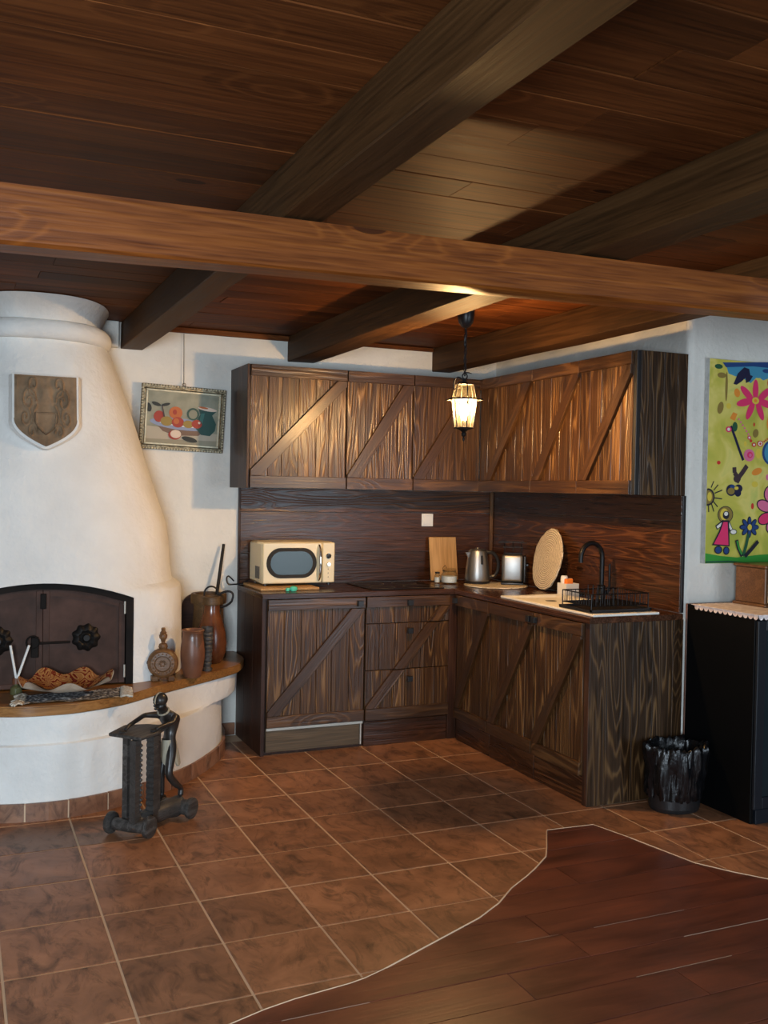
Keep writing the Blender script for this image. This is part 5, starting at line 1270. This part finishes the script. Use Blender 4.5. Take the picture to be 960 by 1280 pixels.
# ------------------------------------------------------------------ carved statue table
SO = Vector((.21, 1.41, 0)); SR = math.atan2(.714, .70)
st = thing('carved_statue', 'black carved wooden figure leaning on a small table on a wheeled sledge', 'statue', SO, SR)
def L(a, b, z): return (a, -b, z)
def sobj(name, bm, mat, lab=None, **k):
    o = obj(name, bm, mat, st, local=True, **k)
    if lab: o['label'] = lab
    return o
def slog(name, P, r, mat=M['darkwood'], n=12, rough=.12):
    bm = bmesh.new(); P = spline(P, 4); rs = []
    for i in range(len(P)):
        f_ = i/(len(P)-1); rs.append(r[0]+(r[1]-r[0])*f_)
    tube(bm, P, rs, n)
    for v in bm.verts: v.co += Vector((noise.noise(v.co*30), noise.noise(v.co*30+Vector((5, 0, 0))), noise.noise(v.co*30+Vector((0, 9, 0)))))*r[0]*rough
    bmesh.ops.recalc_face_normals(bm, faces=bm.faces[:]); return sobj(name, bm, mat, smooth=math.radians(50))
slog('sledge_log', [L(.02, .0, .048), L(.12, .02, .052), L(.2, .035, .055), L(.285, .045, .05)], (.034, .044))
slog('cross_log', [L(-.005, -.075, .045), L(0, 0, .042), L(.008, .075, .045)], (.026, .026))
slog('rear_log', [L(.27, -.03, .048), L(.275, .045, .05), L(.28, .10, .048)], (.030, .034))
for a, b in ((-.006, -.092), (.008, .085), (.278, -.045), (.283, .112)):
    bm = bmesh.new(); lathe(bm, [(0, -.013), (.034, -.013), (.044, -.009), (.046, 0), (.044, .009), (.034, .013), (.014, .010), (0, .012)], 24); bmesh.ops.recalc_face_normals(bm, faces=bm.faces[:])
    sobj('wheel', bm, M['darkwood'], M=Matrix.Translation(L(a, b, .047)) @ Matrix.Rotation(PI/2, 4, 'X'), smooth=AS, recenter=False)
bm = bmesh.new(); P = [L(.0, -.115, 0), L(-.012, .052, 0), L(.10, .062, 0), L(.215, .036, 0), L(.20, -.06, 0), L(.145, -.138, 0)]
prism(bm, P, .402, .416); bmesh.ops.recalc_face_normals(bm, faces=bm.faces[:]); bmesh.ops.bevel(bm, geom=bm.edges[:], offset=.003, segments=1, affect='EDGES'); sobj('table_top', bm, M['darkwood'])
def post(name, a, b, w_, d_, z0=.06, z1=.4015, ridge=False):
    bm = bmesh.new(); n = 126 if ridge else 26; prev = None
    for i in range(n+1):
        z = z0+(z1-z0)*i/n; k = 1 if not ridge else (1+.26*(abs(math.sin(i*PI/9))-.6)); ww = w_*k
        cur = [bm.verts.new((a+x, -b+y, z)) for x, y in ((-ww, -d_), (ww, -d_), (ww, d_), (-ww, d_))]
        if prev:
            for q_ in range(4): bm.faces.new((prev[q_], prev[(q_+1) % 4], cur[(q_+1) % 4], cur[q_]))
        else: bm.faces.new(cur[::-1])
        prev = cur
    bm.faces.new(prev); sobj(name, bm, M['darkwood'])
post('post', .03, -.045, .012, .012); post('post', -.004, .022, .019, .014); post('ridged_post', .086, .044, .018, .018, ridge=True); post('post', .128, .038, .009, .012)
# ridges down the edge of the front post
for k in range(14):
    bm = bmesh.new(); bmesh.ops.create_icosphere(bm, subdivisions=1, radius=.008, matrix=Matrix.Translation(L(.015, .036, .11+k*.0205))); sobj('carved_ridge', bm, M['darkwood'], smooth=True)
# figure: one continuous skinned body
J = {}; V_ = []; E_ = []; RR = []
def jn(name, p, r, par=None):
    J[name] = len(V_); V_.append(L(*p)); RR.append(r)
    if par: E_.append((J[par], J[name]))
jn('pelvis', (.236, .022, .332), (.030, .026))
jn('waist', (.246, .022, .368), (.025, .023), 'pelvis'); jn('chest', (.262, .022, .415), (.040, .036), 'waist'); jn('upper', (.238, .022, .452), (.038, .032), 'chest')
jn('neck', (.205, .022, .476), (.017, .017), 'upper'); jn('head1', (.178, .022, .498), (.025, .023), 'neck'); jn('head2', (.160, .022, .526), (.027, .026), 'head1')
jn('shR', (.228, .060, .452), (.018, .018), 'upper'); jn('elR', (.200, .070, .436), (.011, .011), 'shR'); jn('wrR', (.130, .050, .430), (.009, .009), 'elR'); jn('haR', (.105, .044, .426), (.011, .006), 'wrR')
jn('shL', (.228, -.016, .454), (.018, .018), 'upper'); jn('elL', (.165, -.052, .462), (.011, .011), 'shL'); jn('wrL', (.06, -.056, .440), (.009, .009), 'elL'); jn('haL', (.03, -.056, .427), (.011, .006), 'wrL')
jn('hiR', (.232, .044, .318), (.024, .024), 'pelvis'); jn('knR', (.192, .052, .210), (.018, .018), 'hiR'); jn('caR', (.240, .055, .160), (.017, .017), 'knR'); jn('anR', (.285, .058, .128), (.012, .012), 'caR'); jn('toR', (.276, .060, .092), (.013, .015), 'anR')
jn('hiL', (.244, .002, .318), (.024, .024), 'pelvis'); jn('knL', (.205, .008, .205), (.017, .017), 'hiL'); jn('anL', (.205, .012, .112), (.012, .012), 'knL'); jn('toL', (.170, .012, .100), (.012, .009), 'anL')
me = bpy.data.meshes.new('body'); me.from_pydata(V_, E_, []); bo = bpy.data.objects.new('body', me); COL.objects.link(bo)
sk_ = bo.modifiers.new('s', 'SKIN'); sk_.use_smooth_shade = True
for i, r in enumerate(RR): me.skin_vertices[0].data[i].radius = r
me.skin_vertices[0].data[0].use_root = True
bo.modifiers.new('u', 'SUBSURF').levels = 2
bpy.context.view_layer.update(); dg = bpy.context.evaluated_depsgraph_get(); nm = bpy.data.meshes.new_from_object(bo.evaluated_get(dg))
bpy.data.objects.remove(bo); nm.name = 'body'; nm.materials.clear(); nm.materials.append(M['skin'])
for p in nm.polygons: p.use_smooth = True
o = bpy.data.objects.new('body', nm); link(o, st, Matrix(), True)
# face, hair, fingers, clothing
hx = (.186, .022, .53)
bm = bmesh.new(); bmesh.ops.create_icosphere(bm, subdivisions=3, radius=.031, matrix=Matrix.Translation(L(.172, .022, .534)))
for v in bm.verts: v.co += (v.co-Vector(L(.172, .022, .534))).normalized()*.004*noise.noise(v.co*140)
sobj('hair', bm, M['skin'], smooth=True)
bm = bmesh.new()
tube(bm, [L(.135, .022, .527), L(.126, .022, .515), L(.132, .022, .511)], [.003, .0055, .004], 6); sobj('nose', bm, M['skin'], smooth=True)
for b in (.012, .032):
    bm = bmesh.new(); bmesh.ops.create_icosphere(bm, subdivisions=1, radius=.0042, matrix=Matrix.Translation(L(.137, b, .526))); sobj('eye', bm, M['skin'], smooth=True)
bm = bmesh.new(); tube(bm, [L(.143, .012, .500), L(.136, .022, .499), L(.143, .032, .500)], .0035, 6); sobj('mouth', bm, M['skin'], smooth=True)
for b in (-.004, .048):
    bm = bmesh.new(); bmesh.ops.create_icosphere(bm, subdivisions=1, radius=.007, matrix=Matrix.Translation(L(.172, b, .513)) @ Matrix.Diagonal((1, .4, 1.3, 1))); sobj('ear', bm, M['skin'], smooth=True)
for hc, bb in (((.105, .044, .424), 1), ((.03, -.056, .424), -1)):
    for k in range(5):
        s_ = (k-1.5)*.0052; bm = bmesh.new(); ln_ = (.020, .024, .023, .018, .014)[k]
        if k < 4: tube(bm, [L(hc[0]-.004, hc[1]+s_, hc[2]), L(hc[0]-.004-ln_*.6, hc[1]+s_*1.2, hc[2]+.001), L(hc[0]-.004-ln_, hc[1]+s_*1.3, hc[2]-.003)], [.0032, .003, .0022], 6)
        else: tube(bm, [L(hc[0]+.006, hc[1]-bb*.007, hc[2]), L(hc[0]-.006, hc[1]-bb*.015, hc[2]-.002)], [.0035, .0025], 6)
        sobj('finger', bm, M['skin'], smooth=True)
bm = bmesh.new(); prev = None; n = 40
for i, (z, ra, rb) in enumerate(((.352, .030, .027), (.335, .035, .033), (.305, .038, .036), (.275, .042, .040), (.250, .046, .044))):
    cur = []
    for k in range(n):
        a = 2*PI*k/n; f_ = 1+(.07*math.sin(a*11)*(i/4)); sag = .012*math.sin(a*5)*(i/4)
        cur.append(bm.verts.new(((.236)+.012*i/4+ra*f_*math.cos(a), -.022+rb*f_*math.sin(a), z+sag-(.02 if i == 4 and math.cos(a) > .3 else 0))))
    if prev:
        for k in range(n): bm.faces.new((prev[k], prev[(k+1) % n], cur[(k+1) % n], cur[k]))
    prev = cur
sobj('loincloth', bm, M['grass'], 'pale straw loincloth', smooth=True)
bm = bmesh.new(); tube(bm, [L(.196+.022*math.cos(a), .022+.023*math.sin(a), .479+.012*math.cos(a)) for a in [2*PI*i/20 for i in range(20)]], .0045, 6, True); sobj('necklace', bm, M['grass'], 'pale bead necklace', smooth=True)
bm = bmesh.new(); tube(bm, [L(.164+.034*math.cos(a), .022, .531+.034*math.sin(a)) for a in [PI*.15+PI*.9*i/12 for i in range(13)]], .0035, 6); sobj('headband', bm, M['grass'], 'pale straw headband', smooth=True)
